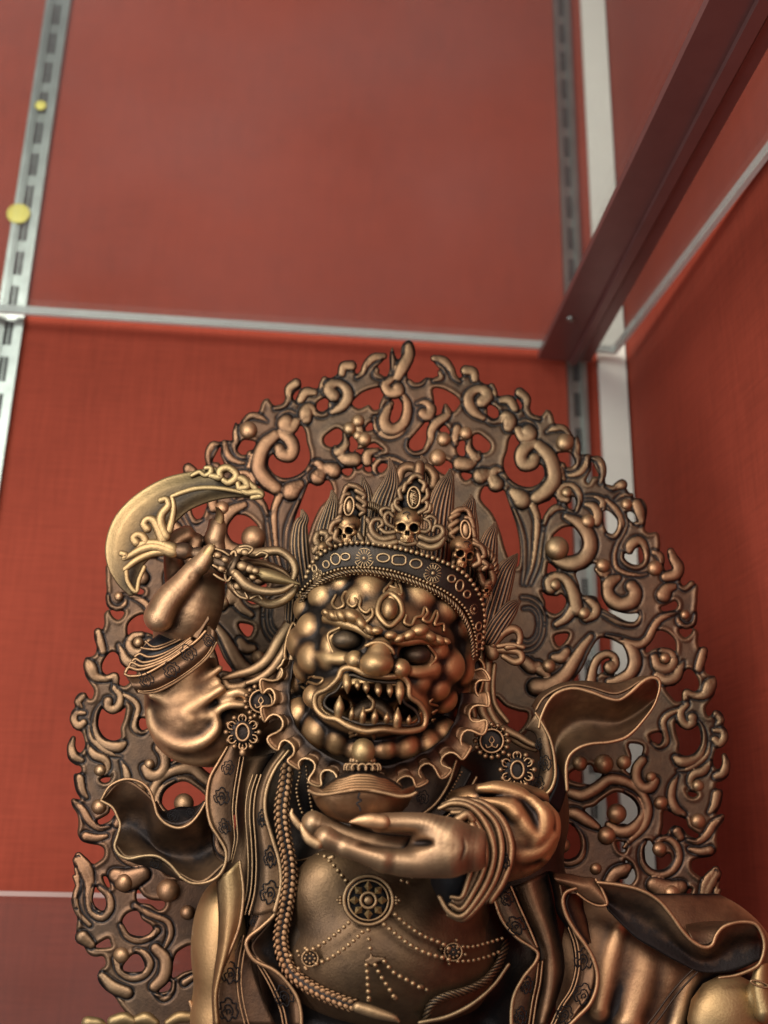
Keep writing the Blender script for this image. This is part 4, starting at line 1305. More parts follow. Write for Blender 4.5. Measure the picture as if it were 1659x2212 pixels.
V, F_, P = ball(*fG(870, 345), CD - 12, 38, 46, 16); new_obj("crest_back", V, F_, PATINA, crown, pat=0.5)
# side crests
for dx, dy, d, fl in ((0, 0, crd(fG(520, 0)[0]), 1), (640, 128, crd(fG(1150, 0)[0]), -1)):
    t = lambda s: " ".join("%g,%g,%g" % (dx + (float(a) if fl > 0 else 1030 - float(a)), dy + float(b), float(c)) for a, b, c in (q.split(',') for q in s.split()))
    for rows in ("470,440,13 480,400,13 505,395,11", "475,390,13 490,345,13 515,340,11", "490,335,12 505,300,12 530,295,11", "520,290,12 560,300,14 590,320,12", "560,320,13 600,345,14 590,370,11", "565,360,13 605,390,14 590,415,11",
                 "560,400,13 600,430,14 580,450,10", "470,480,14 430,500,14 415,545,12 440,560,10", "450,540,12 440,580,14 470,600,12", "570,560,14 590,600,12 550,610,10", "425,500,10 470,460,12", "420,580,12 400,600,12 420,620,10"):
        orn(t(rows), d)
    cx = dx + (518 if fl > 0 else 1030 - 518)
    ring(fG, S12, cx, dy + 405, 26, 50, 7, d + 4, BRONZE, crown, "crest_setting", up=4, rot=0.12 * fl)
    u, v = fG(cx, dy + 405); V, F_, P = ball(u, v, d + 2, 9, 18, 6); new_obj("crest_boss", V, F_, BRONZE, crown, pat=P)
    V, F_, P = ball(*fG(cx + 20 * fl, dy + 390), d - 12, 26, 44, 12); new_obj("crest_back", V, F_, PATINA, crown, pat=0.5)
for rows, d in (("345,560,16 335,590,18 350,620,18 330,650,16", 262), ("370,550,16 400,560,18 400,600,16", 262), ("325,640,13 350,660,14 380,650,12", 262), ("1225,750,16 1240,730,18 1285,735,16", 245), ("1230,780,16 1250,830,18 1280,820,16", 245), ("1290,760,16 1300,800,18 1280,850,16", 240), ("1180,720,13 1200,690,13 1215,660,12", 262)):
    orn(rows, d)
# braided cord looping between the crests, ring on the topknot
for rows, d in (("600,395,20 640,402,22 690,425,22", 255), ("1020,560,14 1060,590,16 1090,600,14", 275), ("1200,632,22 1255,645,22 1300,690,22 1312,750,20 1300,790,16", 235)):
    q = P3(fG, S12, rows, d); q = [tuple(x) for x in resample(cr(q, 6), 24)]
    V, F_, P = tube(q, 2, 16, flute=4, famp=0.16, twist=16.0); new_obj("braided_cord", V, F_, BRONZE, crown, pat=P)
orn("790,270,20 800,215,22 840,190,22 890,210,20 900,260,18", 215, "topknot_ring"); orn("890,215,18 940,195,20 980,240,22 975,290,20", 212, "topknot_ring")
orn("900,185,22 895,235,24", 235, "topknot_pin")

# flame hair standing up behind the crown
hair = None
for rows, d, fl in (("275,830,46 250,640,52 252,520,40 272,470,26 262,428,8", 205, 9), ("380,740,60 395,560,62 420,430,42 432,365,26 424,322,7", 218, 11), ("590,600,60 600,420,56 604,330,38 596,280,22 590,240,6", 214, 10),
                    ("680,640,78 705,420,74 745,290,52 752,215,28 738,150,7", 222, 13), ("900,600,74 905,330,60 915,220,40 925,165,22 912,132,6", 205, 12), ("985,680,80 1010,440,74 1040,310,52 1062,250,28 1068,205,7", 222, 13),
                    ("1150,760,72 1155,540,66 1165,440,46 1182,380,24 1180,345,6", 212, 11), ("1240,900,66 1265,680,60 1285,580,42 1306,525,22 1312,492,6", 205, 10), ("1270,1080,70 1320,900,70 1370,760,52 1410,700,28 1432,668,7", 200, 12),
                    ("1290,1120,52 1340,1040,52 1400,960,40 1440,925,14", 212, 10), ("205,1010,40 215,860,44 222,740,34 215,690,14", 196, 8), ("480,640,50 500,480,40 520,400,16", 210, 8), ("1080,700,50 1100,560,44 1120,470,18", 208, 8)):
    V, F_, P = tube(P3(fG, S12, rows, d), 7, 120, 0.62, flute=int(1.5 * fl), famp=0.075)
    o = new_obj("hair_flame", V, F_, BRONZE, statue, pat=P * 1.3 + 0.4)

# beard frill
inn = "196,1240 182,1330 172,1420 178,1520 212,1620 290,1715 390,1785 500,1832 620,1850 740,1840 850,1805 960,1752 1050,1685 1108,1600 1140,1500 1150,1400 1148,1310 1140,1240"
ip = resample(cr(np.array([fG(*map(float, p.split(','))) for p in inn.split()]), 6), 260)
T = np.gradient(ip, axis=0); T /= np.linalg.norm(T, axis=1)[:, None]
Nn = np.stack([-T[:, 1], T[:, 0]], -1)
tt = np.linspace(0, 1, len(ip)); ph = tt * 2 * math.pi * 15
env = np.clip(np.minimum(tt, 1 - tt) / 0.06, 0.25, 1)
A0 = ip - Nn * 10
wob = 1 + 0.25 * np.sin(tt * 40)
Oo = ip + Nn * ((40 + 19 * np.sin(ph) * wob + 4 * np.sin(2 * ph + 1)) * env)[:, None] + T * ((-8.5 * np.sin(2 * ph) + 6 * np.sin(ph + 0.4)) * env)[:, None]
dm = 225 + 78 * np.sin(math.pi * tt) ** 1.4
mid = A0 * 0.5 + Oo * 0.5
rows = [[(p[0], p[1], z) for p, z in zip(A0, dm + 16)], [(p[0], p[1], z) for p, z in zip(mid, dm + 4)], [(p[0], p[1], z) for p, z in zip(Oo, dm + 14 + 5 * np.sin(ph + 1))]]
V, F_, A_ = sheet(rows, 4, 1, 4)
pp = np.tile(np.repeat(np.linspace(0.9, -0.1, 9), len(ip)), 2)
frill = new_obj("beard_frill", V, F_, FACEB, statue, pat=pp)
V, F_, P = tube([(p[0], p[1], z, 3.2) for p, z in zip(Oo, dm + 15 + 5 * np.sin(ph + 1))], 1, 8)
new_obj("frill_edge", V, F_, BRONZE, frill, pat=P - 0.3)


# ear pendants
def pendant(f, x, y, d, R, kind):
    u, v = f(x, y); s = S12; R *= s
    V, F_, P = ball(u, v, d - 4, R * 0.82, R * 0.82, 7); o = new_obj("ear_pendant", V, F_, PATINA, statue, pat=0.6)
    n = 16 if kind == 0 else 12
    for k in range(n):
        t = 2 * math.pi * k / n
        V, F_, P = ball(u + R * 0.93 * math.cos(t), v + R * 0.93 * math.sin(t), d, R * 0.16, nu=8, nv=6); new_obj("petal", V, F_, BRONZE, o, pat=P)
        V, F_, P = tube([(u + R * .70 * math.cos(t), v + R * .70 * math.sin(t), d + 1, 1.2), (u + R * .86 * math.cos(t), v + R * .86 * math.sin(t), d + 1, 2.0)], 2, 6); new_obj("petal_rib", V, F_, BRONZE, o, pat=P)
    if kind == 0:
        ring(lambda a, b: (u, v), 1, 0, 0, R * .66, R * .66, 2.6, d + 4, BRONZE, o, "rim_ring", up=2)
        for sg in (-1, 1):
            V, F_, P = tube([(u + sg * 1, v - R * .25, d + 4, 1.4), (u + sg * R * .14, v, d + 5, 1.8), (u - sg * R * .04, v + R * .22, d + 5, 2.0), (u + sg * R * .24, v + R * .38, d + 5, 2.2), (u + sg * R * .34, v + R * .22, d + 5, 2.2)], 4, 7)
            new_obj("pendant_curl", V, F_, BRONZE, o, pat=P)
    else:
        ring(lambda a, b: (u, v), 1, 0, 0, R * .36, R * .48, 3.0, d + 5, BRONZE, o, "rim_ring", up=2)
        for t in np.linspace(0, 2 * math.pi, 6, endpoint=False) + .5:
            c = (u + R * .70 * math.cos(t), v + R * .78 * math.sin(t))
            V, F_, P = tube([(c[0] + R * .22 * math.cos(t + a), c[1] + R * .22 * math.sin(t + a), d + 4, 2.2) for a in np.linspace(-2.2, 2.2, 7)], 3, 7); new_obj("pendant_curl", V, F_, BRONZE, o, pat=P)
        V, F_, P = ball(u, v + R * 1.15, d + 2, R * .2, R * .24, R * .15); new_obj("drop", V, F_, BRONZE, o, pat=P)
    return o


pendant(fN, 1075, 500, 236, 92, 0); pendant(fN, 975, 668, 232, 96, 1)
pendant(fQ, 155, 715, 240, 96, 0); pendant(fQ, 295, 872, 236, 98, 1)

# ribbons from the crown
for rows, d in (("1290,-10,26 1235,70,32 1170,170,34 1115,265,32 1040,325,28 940,355,22 868,375,12", 190), ("1300,60,22 1240,160,28 1190,250,28 1130,330,26 1060,380,22 1000,400,12", 200), ("1250,250,20 1205,320,22 1170,390,20 1190,440,14", 205),
                ("1310,120,18 1270,190,20 1240,280,20 1235,360,16", 212), ("870,380,20 900,420,26 960,420,26 1030,385,12", 186), ("1120,420,24 1170,470,24 1225,420,10", 210)):
    V, F_, P = tube(P3(fN, S12, rows, d), 6, 14, 0.7); new_obj("ribbon", V, F_, BRONZE, statue, pat=P + 0.15)
for rows, d in (("120,130,40 145,180,44 160,240,40", 205), ("160,190,26 210,130,30 270,105,26 305,130,22 300,190,18 240,205,20", 212), ("165,215,26 230,220,24 300,230,22 318,270,20 280,285,22 220,255,18", 206), ("190,200,14 260,190,14 325,205,14", 214),
                ("95,200,30 85,330,30 85,450,30 105,560,28 160,640,26 230,690,22", 188), ("140,240,26 130,360,26 128,480,26 160,580,26 225,660,26 320,730,24 395,765,14", 184), ("60,280,20 40,380,22 40,480,22 60,580,18", 194), ("220,650,24 300,690,20 350,720,18 390,740,14", 196), ("170,300,14 160,420,16 175,520,16 240,610,14", 186)):
    V, F_, P = tube(P3(fQ, S12, rows, d), 6, 14, 0.75); new_obj("ribbon", V, F_, BRONZE, statue, pat=P + 0.2)

# ------------------------------------------------------------------ the figure: body and robes
def UVS(f, txt, d):
    """'x,y' or 'x,y,dd' to (u,v,d)"""
    out = []
    for p in txt.split():
        q = list(map(float, p.split(',')))
        u, v = f(q[0], q[1]); out.append((u, v, d + (q[2] if len(q) > 2 else 0)))
    return out


def cloth(rows, mat=None, th=5.0, nr=6, nc=6, parent=None, name="robe_fold", pat=None):
    """rows: list of (f, text, d, patina)"""
    R_ = [UVS(f, t, d) for f, t, d, _ in rows]
    V, F_, A = sheet(R_, nr, nc, th)
    k = cr(np.array([[p, 0.0] for *_, p in rows]), nr)[:, 0]
    P = np.tile(np.repeat(k + 0.15, A.shape[1]), 2)
    return new_obj(name, V, F_, mat or BRONZE, parent or statue, pat=P)


def hem(f, s, txt, d, name="hem", parent=None, mat=None, p=-0.08, sides=10, n=6, flat=1.0):
    V, F_, P = tube(P3(f, s, txt, d), n, sides, flat)
    return new_obj(name, V, F_, mat or BRONZE, parent or statue, pat=P + p)


tf = Field((290, 1540, -20), (1420, 2330, 330), 6.0); tf.cav, tf.cg = 3, 1.6
tf.ell((850, 1930, 110), (215, 250, 120), 0)
tf.ell((845, 2060, 120), (250, 190, 150), 40)
tf.ell((850, 1700, 100), (190, 120, 90), 40)
tf.ell((620, 1720, 60), (110, 170, 70), 40)
tf.ell((1100, 1760, 60), (130, 170, 70), 40)
tf.ell((800, 2330, 90), (380, 160, 120), 50)
tf.ell((640, 2000, 60), (90, 260, 80), 40)
tf.ell((1120, 2050, 60), (130, 260, 90), 40)
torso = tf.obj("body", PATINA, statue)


def bsurf(u, v):
    q = 1 - ((u - 845) / 250.0) ** 2 - ((v - 2060) / 190.0) ** 2
    a = 120 + 150 * math.sqrt(q) if q > 0 else 0
    q = 1 - ((u - 850) / 215.0) ** 2 - ((v - 1930) / 250.0) ** 2
    b = 110 + 120 * math.sqrt(q) if q > 0 else 0
    return max(a, b, 105) + 15


# belly and breast skin, rubbed lighter than the recesses
bf = Field((600, 1830, 60), (1130, 2290, 320), 5.0); bf.cb = -0.1
bf.ell((850, 1935, 116), (205, 170, 122), 0); bf.ell((845, 2065, 124), (245, 185, 152), 60)
bf.ell((720, 1925, 190), (88, 90, 52), 30); bf.ell((950, 1935, 190), (95, 90, 50), 30)
bf.obj("belly", BELLYM, statue)
V, F_, P = tube(P3(fU, S10, "690,30,22 800,45,22 920,0,22 1010,-40,20", lambda u, v: bsurf(u, v) + 6), 5, 10); new_obj("breast_band", V, F_, BRONZE, statue, pat=P)
V, F_, P = tube(P3(fU, S10, "700,-40,8 800,-20,8 920,-60,8", lambda u, v: bsurf(u, v) + 10), 5, 8); new_obj("breast_band", V, F_, BRONZE, statue, pat=P)
# collars crossing under the beard
for rows, dd in (((("1130,430 1090,520 1010,640 900,740"), ("1190,470 1130,580 1040,700 930,790")), 205), ((("1230,520 1180,600 1110,690 1010,760"), ("1290,540 1230,650 1160,740 1060,800")), 190)):
    cloth([(fM, rows[0], dd, -0.2), (fM, rows[1], dd + 8, 0.5)], PATINA, 6, 6, 6, name="collar")
for rows in ("1100,410,10 1060,530,10 990,640,10 890,720,9", "1210,500,9 1160,590,9 1090,680,9 1000,750,8"):
    hem(fM, S12, rows, 218, "collar_edge")

# left lapel: patterned border falling from the ear pendant to the swirl
lap = cloth([(fL2, "1440,-120 1370,0 1302,130 1278,270 1284,400 1312,520 1372,620 1425,720 1432,830", 196, -0.3), (fL2, "1500,-150 1450,0 1392,130 1372,270 1378,400 1400,520 1440,620 1462,720 1450,820", 204, 0.15),
             (fL2, "1570,-170 1540,0 1510,120 1490,260 1480,400 1490,530 1496,630 1490,730 1465,820", 196, 0.2)], BRONZE, 5, name="lapel")
hem(fL2, S8, "1440,-120,10 1370,0,12 1300,130,13 1275,270,14 1280,400,14 1310,520,15 1372,620,15 1428,725,15 1425,830,15 1370,930,15 1270,985,15 1150,990,15 1060,940,14", 203, "lapel_edge", lap)
hem(fL2, S8, "1545,-40,5 1518,110,6 1494,260,6 1484,400,6 1494,530,6 1500,640,6 1470,800,5", 203, "lapel_line", lap)
hem(fL2, S8, "1575,-40,7 1548,110,8 1524,260,8 1512,400,8 1522,540,8 1522,650,8 1480,820,6", 199, "lapel_line", lap)
# inner robe panel and second border beside the scaled necklace
cloth([(fN, "970,800 940,960 950,1120 920,1280 890,1400 860,1480", 150, 0.7), (fN, "1040,800 1000,960 1000,1130 985,1300 950,1420 930,1500", 172, -0.1), (fN, "1150,780 1080,900 1050,1060 1050,1250 1040,1450 1030,1660", 165, 0.7)], BRONZE, 5)
col = cloth([(fN, "1190,745 1110,850 1060,960 1040,1100 1050,1250 1060,1380 1050,1520 1020,1660", 190, 0.5), (fN, "1205,760 1130,860 1085,970 1070,1100 1090,1250 1110,1380 1105,1520 1075,1660", 206, 0.0),
             (fN, "1220,775 1150,870 1105,980 1098,1100 1135,1240 1172,1370 1180,1500 1150,1640", 204, -0.2)], BRONZE, 5, name="collar_border")
hem(fN, S12, "1225,770,10 1152,868,12 1106,980,13 1098,1100,13 1135,1240,14 1174,1370,14 1184,1500,14 1150,1640,14", 208, "collar_edge", col)
for k, dx in enumerate((0, 22, 44)):
    hem(fN, S12, " ".join("%g,%g,5" % (x - dx, y) for x, y in ((1075, 900), (1045, 1000), (1035, 1120), (1045, 1260), (1050, 1400), (1040, 1540), (1010, 1660))), 200 - 6 * k, "collar_line", col)

# the big swirl of cloth at the left
sw = cloth([(fL2, "415,310 600,145 835,310 900,470 1040,530 1180,450 1270,330", 190, 0.0), (fL2, "450,325 600,300 790,345 880,545 1040,585 1195,540 1290,450", 168, 0.15),
            (fL2, "545,455 640,400 770,470 870,640 1040,680 1200,660 1315,580", 140, 0.3), (fL2, "560,540 640,520 760,610 880,730 1040,780 1200,770 1330,700", 132, 0.6),
            (fL2, "545,610 630,640 750,690 890,770 1040,860 1210,870 1360,780", 152, 0.25), (fL2, "528,680 620,785 760,768 910,790 1070,925 1240,985 1425,830", 196, -0.1)], BRONZE, 5, 7, 8, name="swirling_drape")
hem(fL2, S8, "410,312,10 480,200,12 600,143,13 720,160,13 800,225,14 842,330,14 872,430,14 940,505,14 1040,540,14 1130,510,14 1205,430,12 1268,320,10", 193, "drape_edge", sw)
hem(fL2, S8, "412,318,12 500,368,12 545,450,12 566,520,13 545,605,13 522,690,14 560,760,15 640,790,15 760,768,15 870,772,15 970,835,15 1060,935,15 1150,990,15", 200, "drape_edge", sw)
cloth([(fL2, "850,330 890,440 960,500 1050,520 1130,490 1200,410 1260,320", 186, 0.3), (fL2, "860,320 910,400 960,400 1050,370 1130,370 1200,360 1255,320", 158, 0.9)], PATINA, 4, name="drape_back", parent=sw)
cloth([(fL2, "570,745 640,800 760,780 870,790 960,850 1060,950", 188, 0.2), (fL2, "620,800 700,830 780,850 880,880 980,930 1080,970", 172, 0.6)], BRONZE, 4, name="drape_back", parent=sw)

# bright robe fold, knee and lower borders at the left
kf = Field((380, 1880, 40), (560, 2330, 220), 4.0); kf.cb = -0.35
kf.ell((478, 2050, 120), (66, 150, 70), 0); kf.ell((480, 2200, 110), (70, 120, 60), 20)
kf.obj("knee", BRIGHT, statue)
cloth([(fU, "255,100 265,250 270,400 262,560 240,720 228,860 236,1060", 190, 0.4), (fU, "330,50 345,220 335,390 310,560 270,730 245,870 255,1060", 206, -0.6), (fU, "400,-20 425,180 402,390 350,570 285,720 258,870 275,1060", 196, -0.5)], BRIGHT, 5, name="robe_fold")
hem(fU, S10, "405,-10,10 428,190,11 404,400,11 345,560,11 275,690,11 248,830,11 258,1060,12", 200, "robe_edge")
lb = cloth([(fU, "345,560 290,690 262,840 275,1060", 178, -0.1), (fU, "380,560 345,700 330,850 345,1060", 180, 0.25), (fU, "425,470 400,700 398,850 440,1060", 176, 0.3), (fU, "470,560 500,720 560,880 640,1060", 168, 0.2)], BRONZE, 5, name="lower_border")
for dx in (0, 26):
    hem(fU, S10, "%d,470,6 %d,640,6 %d,760,6 %d,900,6 %d,1060,6" % (430 + dx, 398 + dx, 388 + dx, 402 + dx, 440 + dx), 182, "border_line", lb)
cloth([(fU, "430,-20 440,150 430,330 440,470 450,560", 150, 0.9), (fU, "500,-20 500,150 480,300 455,430 450,520", 160, 0.5)], PATINA, 4)
ub = cloth([(fU, "545,-20 545,130 510,290 480,400 455,480", 186, 0.4), (fU, "605,-20 600,140 560,300 510,410 458,500", 198, 0.0), (fU, "675,-20 682,160 640,320 545,425 455,520", 196, -0.25)], BRONZE, 5, name="upper_border")
hem(fU, S10, "672,-20,12 684,60,13 682,180,14 640,320,15 545,418,16 468,480,16 448,540,16 500,632,16 620,692,15 700,760,14 772,860,14 802,960,14 808,1060,14", 200, "border_edge", ub)
cloth([(fU, "640,330 560,430 500,500 480,550 520,620 620,690", 190, 0.2), (fU, "660,420 600,490 560,540 560,580 600,640 680,720", 176, 0.6), (fU, "680,500 650,560 640,600 650,640 690,690 740,770", 170, 0.9)], BRONZE, 4)
lb2 = cloth([(fU, "470,580 530,690 610,780 700,900 740,1060", 172, 0.7), (fU, "500,600 590,700 680,790 750,900 770,1060", 188, 0.1), (fU, "540,640 640,700 720,790 785,900 800,1060", 192, -0.2)], BRONZE, 4, name="lower_border")
for dx in (0, 24):
    hem(fU, S10, "%d,660,6 %d,760,6 %d,860,6 %d,960,6 %d,1060,6" % (520 + dx, 580 + dx, 630 + dx, 670 + dx, 690 + dx), 190, "border_line", lb2)

# right lapel and lower borders
rl = cloth([(fV, "905,235 958,370 1050,480 1150,550 1192,590", 196, -0.2), (fV, "960,200 1010,330 1090,440 1165,540 1190,575", 200, 0.2), (fV, "1010,150 1062,270 1130,420 1180,530 1188,560", 192, 0.1)], BRONZE, 5, name="lapel")
hem(fV, S10, "905,235,10 958,372,12 1050,482,12 1150,548,12 1192,590,13 1172,650,13 1100,740,14 1040,850,14 1020,950,14 1018,1070,14", 202, "lapel_edge", rl)
hem(fV, S10, "1015,150,7 1066,270,8 1134,420,8 1186,545,8", 199, "lapel_line", rl)
cloth([(fV, "1190,600 1110,740 1045,850 1025,950 1022,1070", 196, -0.1), (fV, "1200,640 1150,770 1110,880 1090,970 1080,1070", 192, 0.3), (fV, "1230,620 1215,780 1190,900 1160,1000 1140,1070", 180, 0.4)], BRONZE, 4, name="lower_border")
for dx in (0, 26):
    hem(fV, S10, "%d,640,6 %d,780,6 %d,900,6 %d,1070,6" % (1195 + dx, 1180 + dx, 1155 + dx, 1130 + dx), 193, "border_line")
cloth([(fV, "1030,150 1080,270 1145,420 1200,560 1215,700 1200,850 1160,1060", 172, 0.5), (fV, "1130,110 1180,270 1240,420 1280,580 1290,740 1270,880 1220,1060", 188, -0.1), (fV, "1250,50 1290,250 1320,420 1350,560 1360,700 1320,860 1240,1060", 165, 0.8)], BRONZE, 5)
rb = cloth([(fV, "1260,50 1300,200 1320,320 1390,430 1425,560 1432,700 1400,830 1330,930 1270,1070", 168, 0.8), (fV, "1300,60 1330,200 1345,300 1410,420 1460,560 1480,700 1450,840 1390,940 1320,1070", 186, 0.3),
            (fV, "1330,100 1350,200 1365,280 1430,410 1520,560 1560,690 1530,850 1450,960 1380,1070", 200, -0.1)], BRONZE, 5, name="lower_border")
hem(fV, S10, "1440,162,12 1375,188,14 1354,245,15 1378,340,15 1430,432,15 1502,532,15 1552,622,15 1580,722,15 1572,822,15 1530,920,15 1455,1000,15 1385,1070,15", 206, "border_edge", rb)
for dx in (0, 22):
    hem(fV, S10, "%d,420,6 %d,540,6 %d,680,6 %d,820,6 %d,930,6 %d,1070,6" % (1392 + dx, 1432 + dx, 1440 + dx, 1405 + dx, 1335 + dx, 1270 + dx), 194 + dx * 0.2, "border_line", rb)
cloth([(fV, "1290,70 1390,70 1480,90 1560,100 1610,180 1640,262", 196, 0.0), (fV, "1300,100 1390,120 1470,140 1550,160 1610,220 1640,266", 208, -0.2), (fV, "1330,130 1400,160 1450,195 1520,245 1580,268 1636,274", 200, 0.2)], BRONZE, 5, name="flap")
hem(fV, S10, "1570,105,9 1615,180,10 1642,262,12 1590,276,9 1520,250,8 1450,198,8", 206, "flap_edge")
cloth([(fV, "1390,200 1370,260 1400,350 1450,440 1520,530", 186, 0.9), (fV, "1440,200 1440,270 1470,360 1500,440 1530,520", 176, 0.2), (fV, "1480,230 1490,300 1510,370 1520,440 1535,520", 166, 0.8)], FACEB, 4)

# skirts and knee at the lower right
kf = Field((1150, 1930, 20), (1720, 2330, 260), 4.4); kf.cav, kf.cg, kf.cb = 3, 1.8, 0.1
u, v = fT(700, 1100); kf.ell((u, v, 70), (280, 200, 80), 0)
kf.cap(P3(fT, fs(800), "440,760,40 400,920,60 350,1120,70 290,1400,80", 132), 16)
kf.cap(P3(fT, fs(800), "640,900,50 660,1050,110 620,1250,140 540,1500,150", 122), 18)
kf.cap(P3(fT, fs(800), "800,1000,60 860,1120,120 820,1300,130 740,1520,130", 112), 18)
kf.cap(P3(fT, fs(800), "1060,1140,40 1000,1230,60 960,1380,70 920,1540,70", 134), 14)
u, v = fT(1340, 1470); kf.ell((u, v, 120), (82, 92, 70), 3)

kf.obj("skirt", BRONZE, statue)
V, F_, P = ball(*fT(1340, 1480), 165, 92, 100, 46); new_obj("knee", V, F_, BRIGHT, statue, pat=P * 0.3 - 0.5)
for rows in ("1045,1075,8 960,1160,9 850,1290,9 740,1440,9 660,1540,9", "1085,1095,8 1000,1180,9 890,1310,9 790,1450,9 700,1560,9"):
    hem(fT, fs(800), rows, 214, "skirt_line", p=0.6, mat=PATINA)
tr_ = cloth([(fT, "275,365 450,388 620,430 760,510 860,620 960,760 1050,850 1150,895 1215,860 1290,730 1420,690 1560,700", 212, -0.1), (fT, "300,420 450,470 600,520 730,590 830,690 930,810 1040,900 1140,935 1220,910 1310,810 1440,770 1590,780", 200, 0.35),
             (fT, "325,500 460,580 600,640 720,720 820,800 930,890 1040,970 1130,1000 1230,980 1340,910 1450,870 1610,850", 180, 0.5), (fT, "350,580 480,720 600,830 740,910 860,980 980,1040 1060,1080 1150,1100 1250,1100 1360,1090 1480,1050 1600,990", 186, 0.9)], BRONZE, 5, 7, 7, name="flaring_drape")
hem(fT, fs(800), "272,362,14 450,384,18 620,426,18 760,506,18 862,618,18 962,758,18 1050,848,18 1140,892,18 1205,872,18 1240,790,18 1300,724,18 1400,690,18 1500,686,18 1570,712,18 1620,800,20 1632,900,20 1600,1010,18 1540,1065,16 1400,1120,14 1260,1140,10", 216, "drape_edge", tr_)
cloth([(fT, "985,712 1120,690 1280,684 1400,684", 150, 0.0), (fT, "1000,760 1110,760 1210,740 1300,715", 190, 0.1), (fT, "1050,845 1110,870 1180,865 1240,790", 206, 0.4)], BRONZE, 4, name="drape_back", parent=tr_)
# fist edge at the right border
ff = Field((1560, 2080, 120), (1720, 2330, 300), 3.5); ff.cb = -0.4
ff.cap(P3(fT, fs(800), "1640,960,40 1610,1060,60 1600,1180,80 1620,1300,90 1650,1420,100", 200), 6); ff.cap(P3(fT, fs(800), "1560,1200,60 1540,1290,70 1600,1400,80", 190), 8)
ff.obj("thumb", BRIGHT, statue)
ring(fT, fs(800), 1590, 1190, 74, 20, 9, 222, BRONZE, statue, "thumb_ring", up=0, rot=0.3)

# feet of the lower left: curl tips at the bottom edge
for rows in ("640,1340,50 720,1345,40 760,1360,20", "820,1330,44 900,1310,50 960,1330,40", "1000,1320,40 1060,1310,52 1120,1340,40", "1220,1340,30 1300,1300,44 1380,1300,40"):
    V, F_, P = tube(P3(fL, S9, rows, 60), 5, 14, 0.8); new_obj("cloud_base", V, F_, BRIGHT, statue, pat=P * 0.5 - 0.3)
hem(fL, S9, "1380,1190,16 1400,1260,18 1410,1380,18", 120, "robe_edge")

# ------------------------------------------------------------------ right arm holding the cup
af = Field((930, 1600, 120), (1290, 2090, 470), 3.6); af.cav, af.cg, af.cb = 3, 2.0, 0.1
af.cap(P3(fM, S12, "1400,720,190 1460,790,205 1420,860,190 1320,890,180", 235), 10)
af.cap(P3(fM, S12, "1320,890,180,10 1240,910,175,40 1180,930,170,70", 240), 12)
af.ell((*fM(1330, 610), 230), (110, 34, 60), 10)
for rows, d in (("1230,560,26 1330,560,44 1450,590,40 1510,640,26", 300), ("1520,620,24 1580,700,46 1580,790,44 1530,860,26", 305), ("1270,650,20 1400,650,44 1480,760,40 1540,830,24", 310), ("1230,620,16 1340,640,20 1420,700,26", 318),
                ("1350,860,24 1450,920,36 1560,900,34 1630,820,26", 300), ("1590,650,20 1640,720,26 1640,820,26 1590,930,26", 286), ("1400,990,30 1500,970,34 1600,900,24", 270)):
    af.cap(P3(fM, S12, rows, d - 6), 12)
for rows, d in (("1480,620,10 1500,690,14 1560,690,9", 345), ("1350,690,8 1430,760,13 1500,860,13 1580,860,9", 348), ("1380,800,8 1420,900,13 1380,1010,10", 346), ("1330,1000,8 1290,1120,12", 340)):
    af.cap(P3(fM, S12, rows, d - 4), 7, 'sub')
arm = af.obj("sleeve", FACEB, statue)


def rng(u, v): return 340.0


# cuff rings around the wrist
for rows, d, mat in (("1010,668,9 1080,640,11 1170,655,12 1240,720,13 1290,820,13 1305,930,13 1270,1060,13 1200,1180,13 1130,1255,13 1060,1230,11 1010,1150,9", 372, BRONZE),
                     ("1080,690,9 1170,700,11 1235,790,11 1262,890,11 1250,1000,11 1195,1120,11 1130,1215,11 1070,1190,9", 378, BRONZE),
                     ("1170,740,9 1205,800,11 1212,880,11 1190,970,11 1165,1060,10 1130,1150,10 1075,1150,8", 384, BRONZE),
                     ("1030,650,10 1110,620,12 1220,655,12 1310,740,12 1345,850,12 1340,960,12 1300,1080,12 1220,1200,12 1140,1270,12 1060,1245,10", 360, BRONZE),
                     ("1140,618,10 1250,640,12 1350,730,12 1398,850,12 1395,960,12 1355,1070,12 1290,1170,12", 346, BRONZE)):
    hem(fM, S12, " ".join("%s,%s,%g" % (*q.split(',')[:2], float(q.split(',')[2]) * 1.5) for q in rows.split()), d, "cuff_ring", arm, mat, p=-0.05)
cloth([(fM, "1130,622 1240,645 1330,735 1372,850 1368,960 1325,1080 1250,1190", 352, 0.2), (fM, "1160,605 1270,635 1365,725 1420,850 1415,965 1370,1080 1300,1180", 330, 0.0)], BRONZE, 5, name="cuff_band", parent=arm)
CUFF = ["1140,610 1250,635 1350,725 1398,850 1395,960 1355,1080 1280,1185", "1020,655 1110,625 1225,660 1312,745 1345,855 1335,970 1295,1085 1215,1200 1140,1262 1060,1240", "1010,672 1080,645 1170,660 1238,725 1288,825 1300,935 1265,1060 1195,1180 1128,1250 1060,1225",
        "1080,692 1170,705 1232,790 1258,890 1246,1000 1190,1120 1128,1208 1072,1185", "1172,745 1205,805 1210,885 1188,970 1162,1060 1128,1145 1078,1145"]
rws = []
for t, z in zip(CUFF, (338, 352, 366, 374, 380)):
    rws.append([(a[0], a[1], z) for a in resample(cr(np.array([fM(*map(float, q.split(','))) for q in t.split()]), 6), 22)])
for i_ in range(4):
    lo_r = [(a[0], a[1], a[2] - 9) for a in rws[i_ + 1]]
    V, F_, _ = sheet([rws[i_], [((a[0] + b[0]) / 2, (a[1] + b[1]) / 2, (a[2] + b[2]) / 2 + 3) for a, b in zip(rws[i_], lo_r)], lo_r], 4, 1, 4)
    new_obj("cuff_layer", V, F_, BRONZE, arm, pat=0.15)
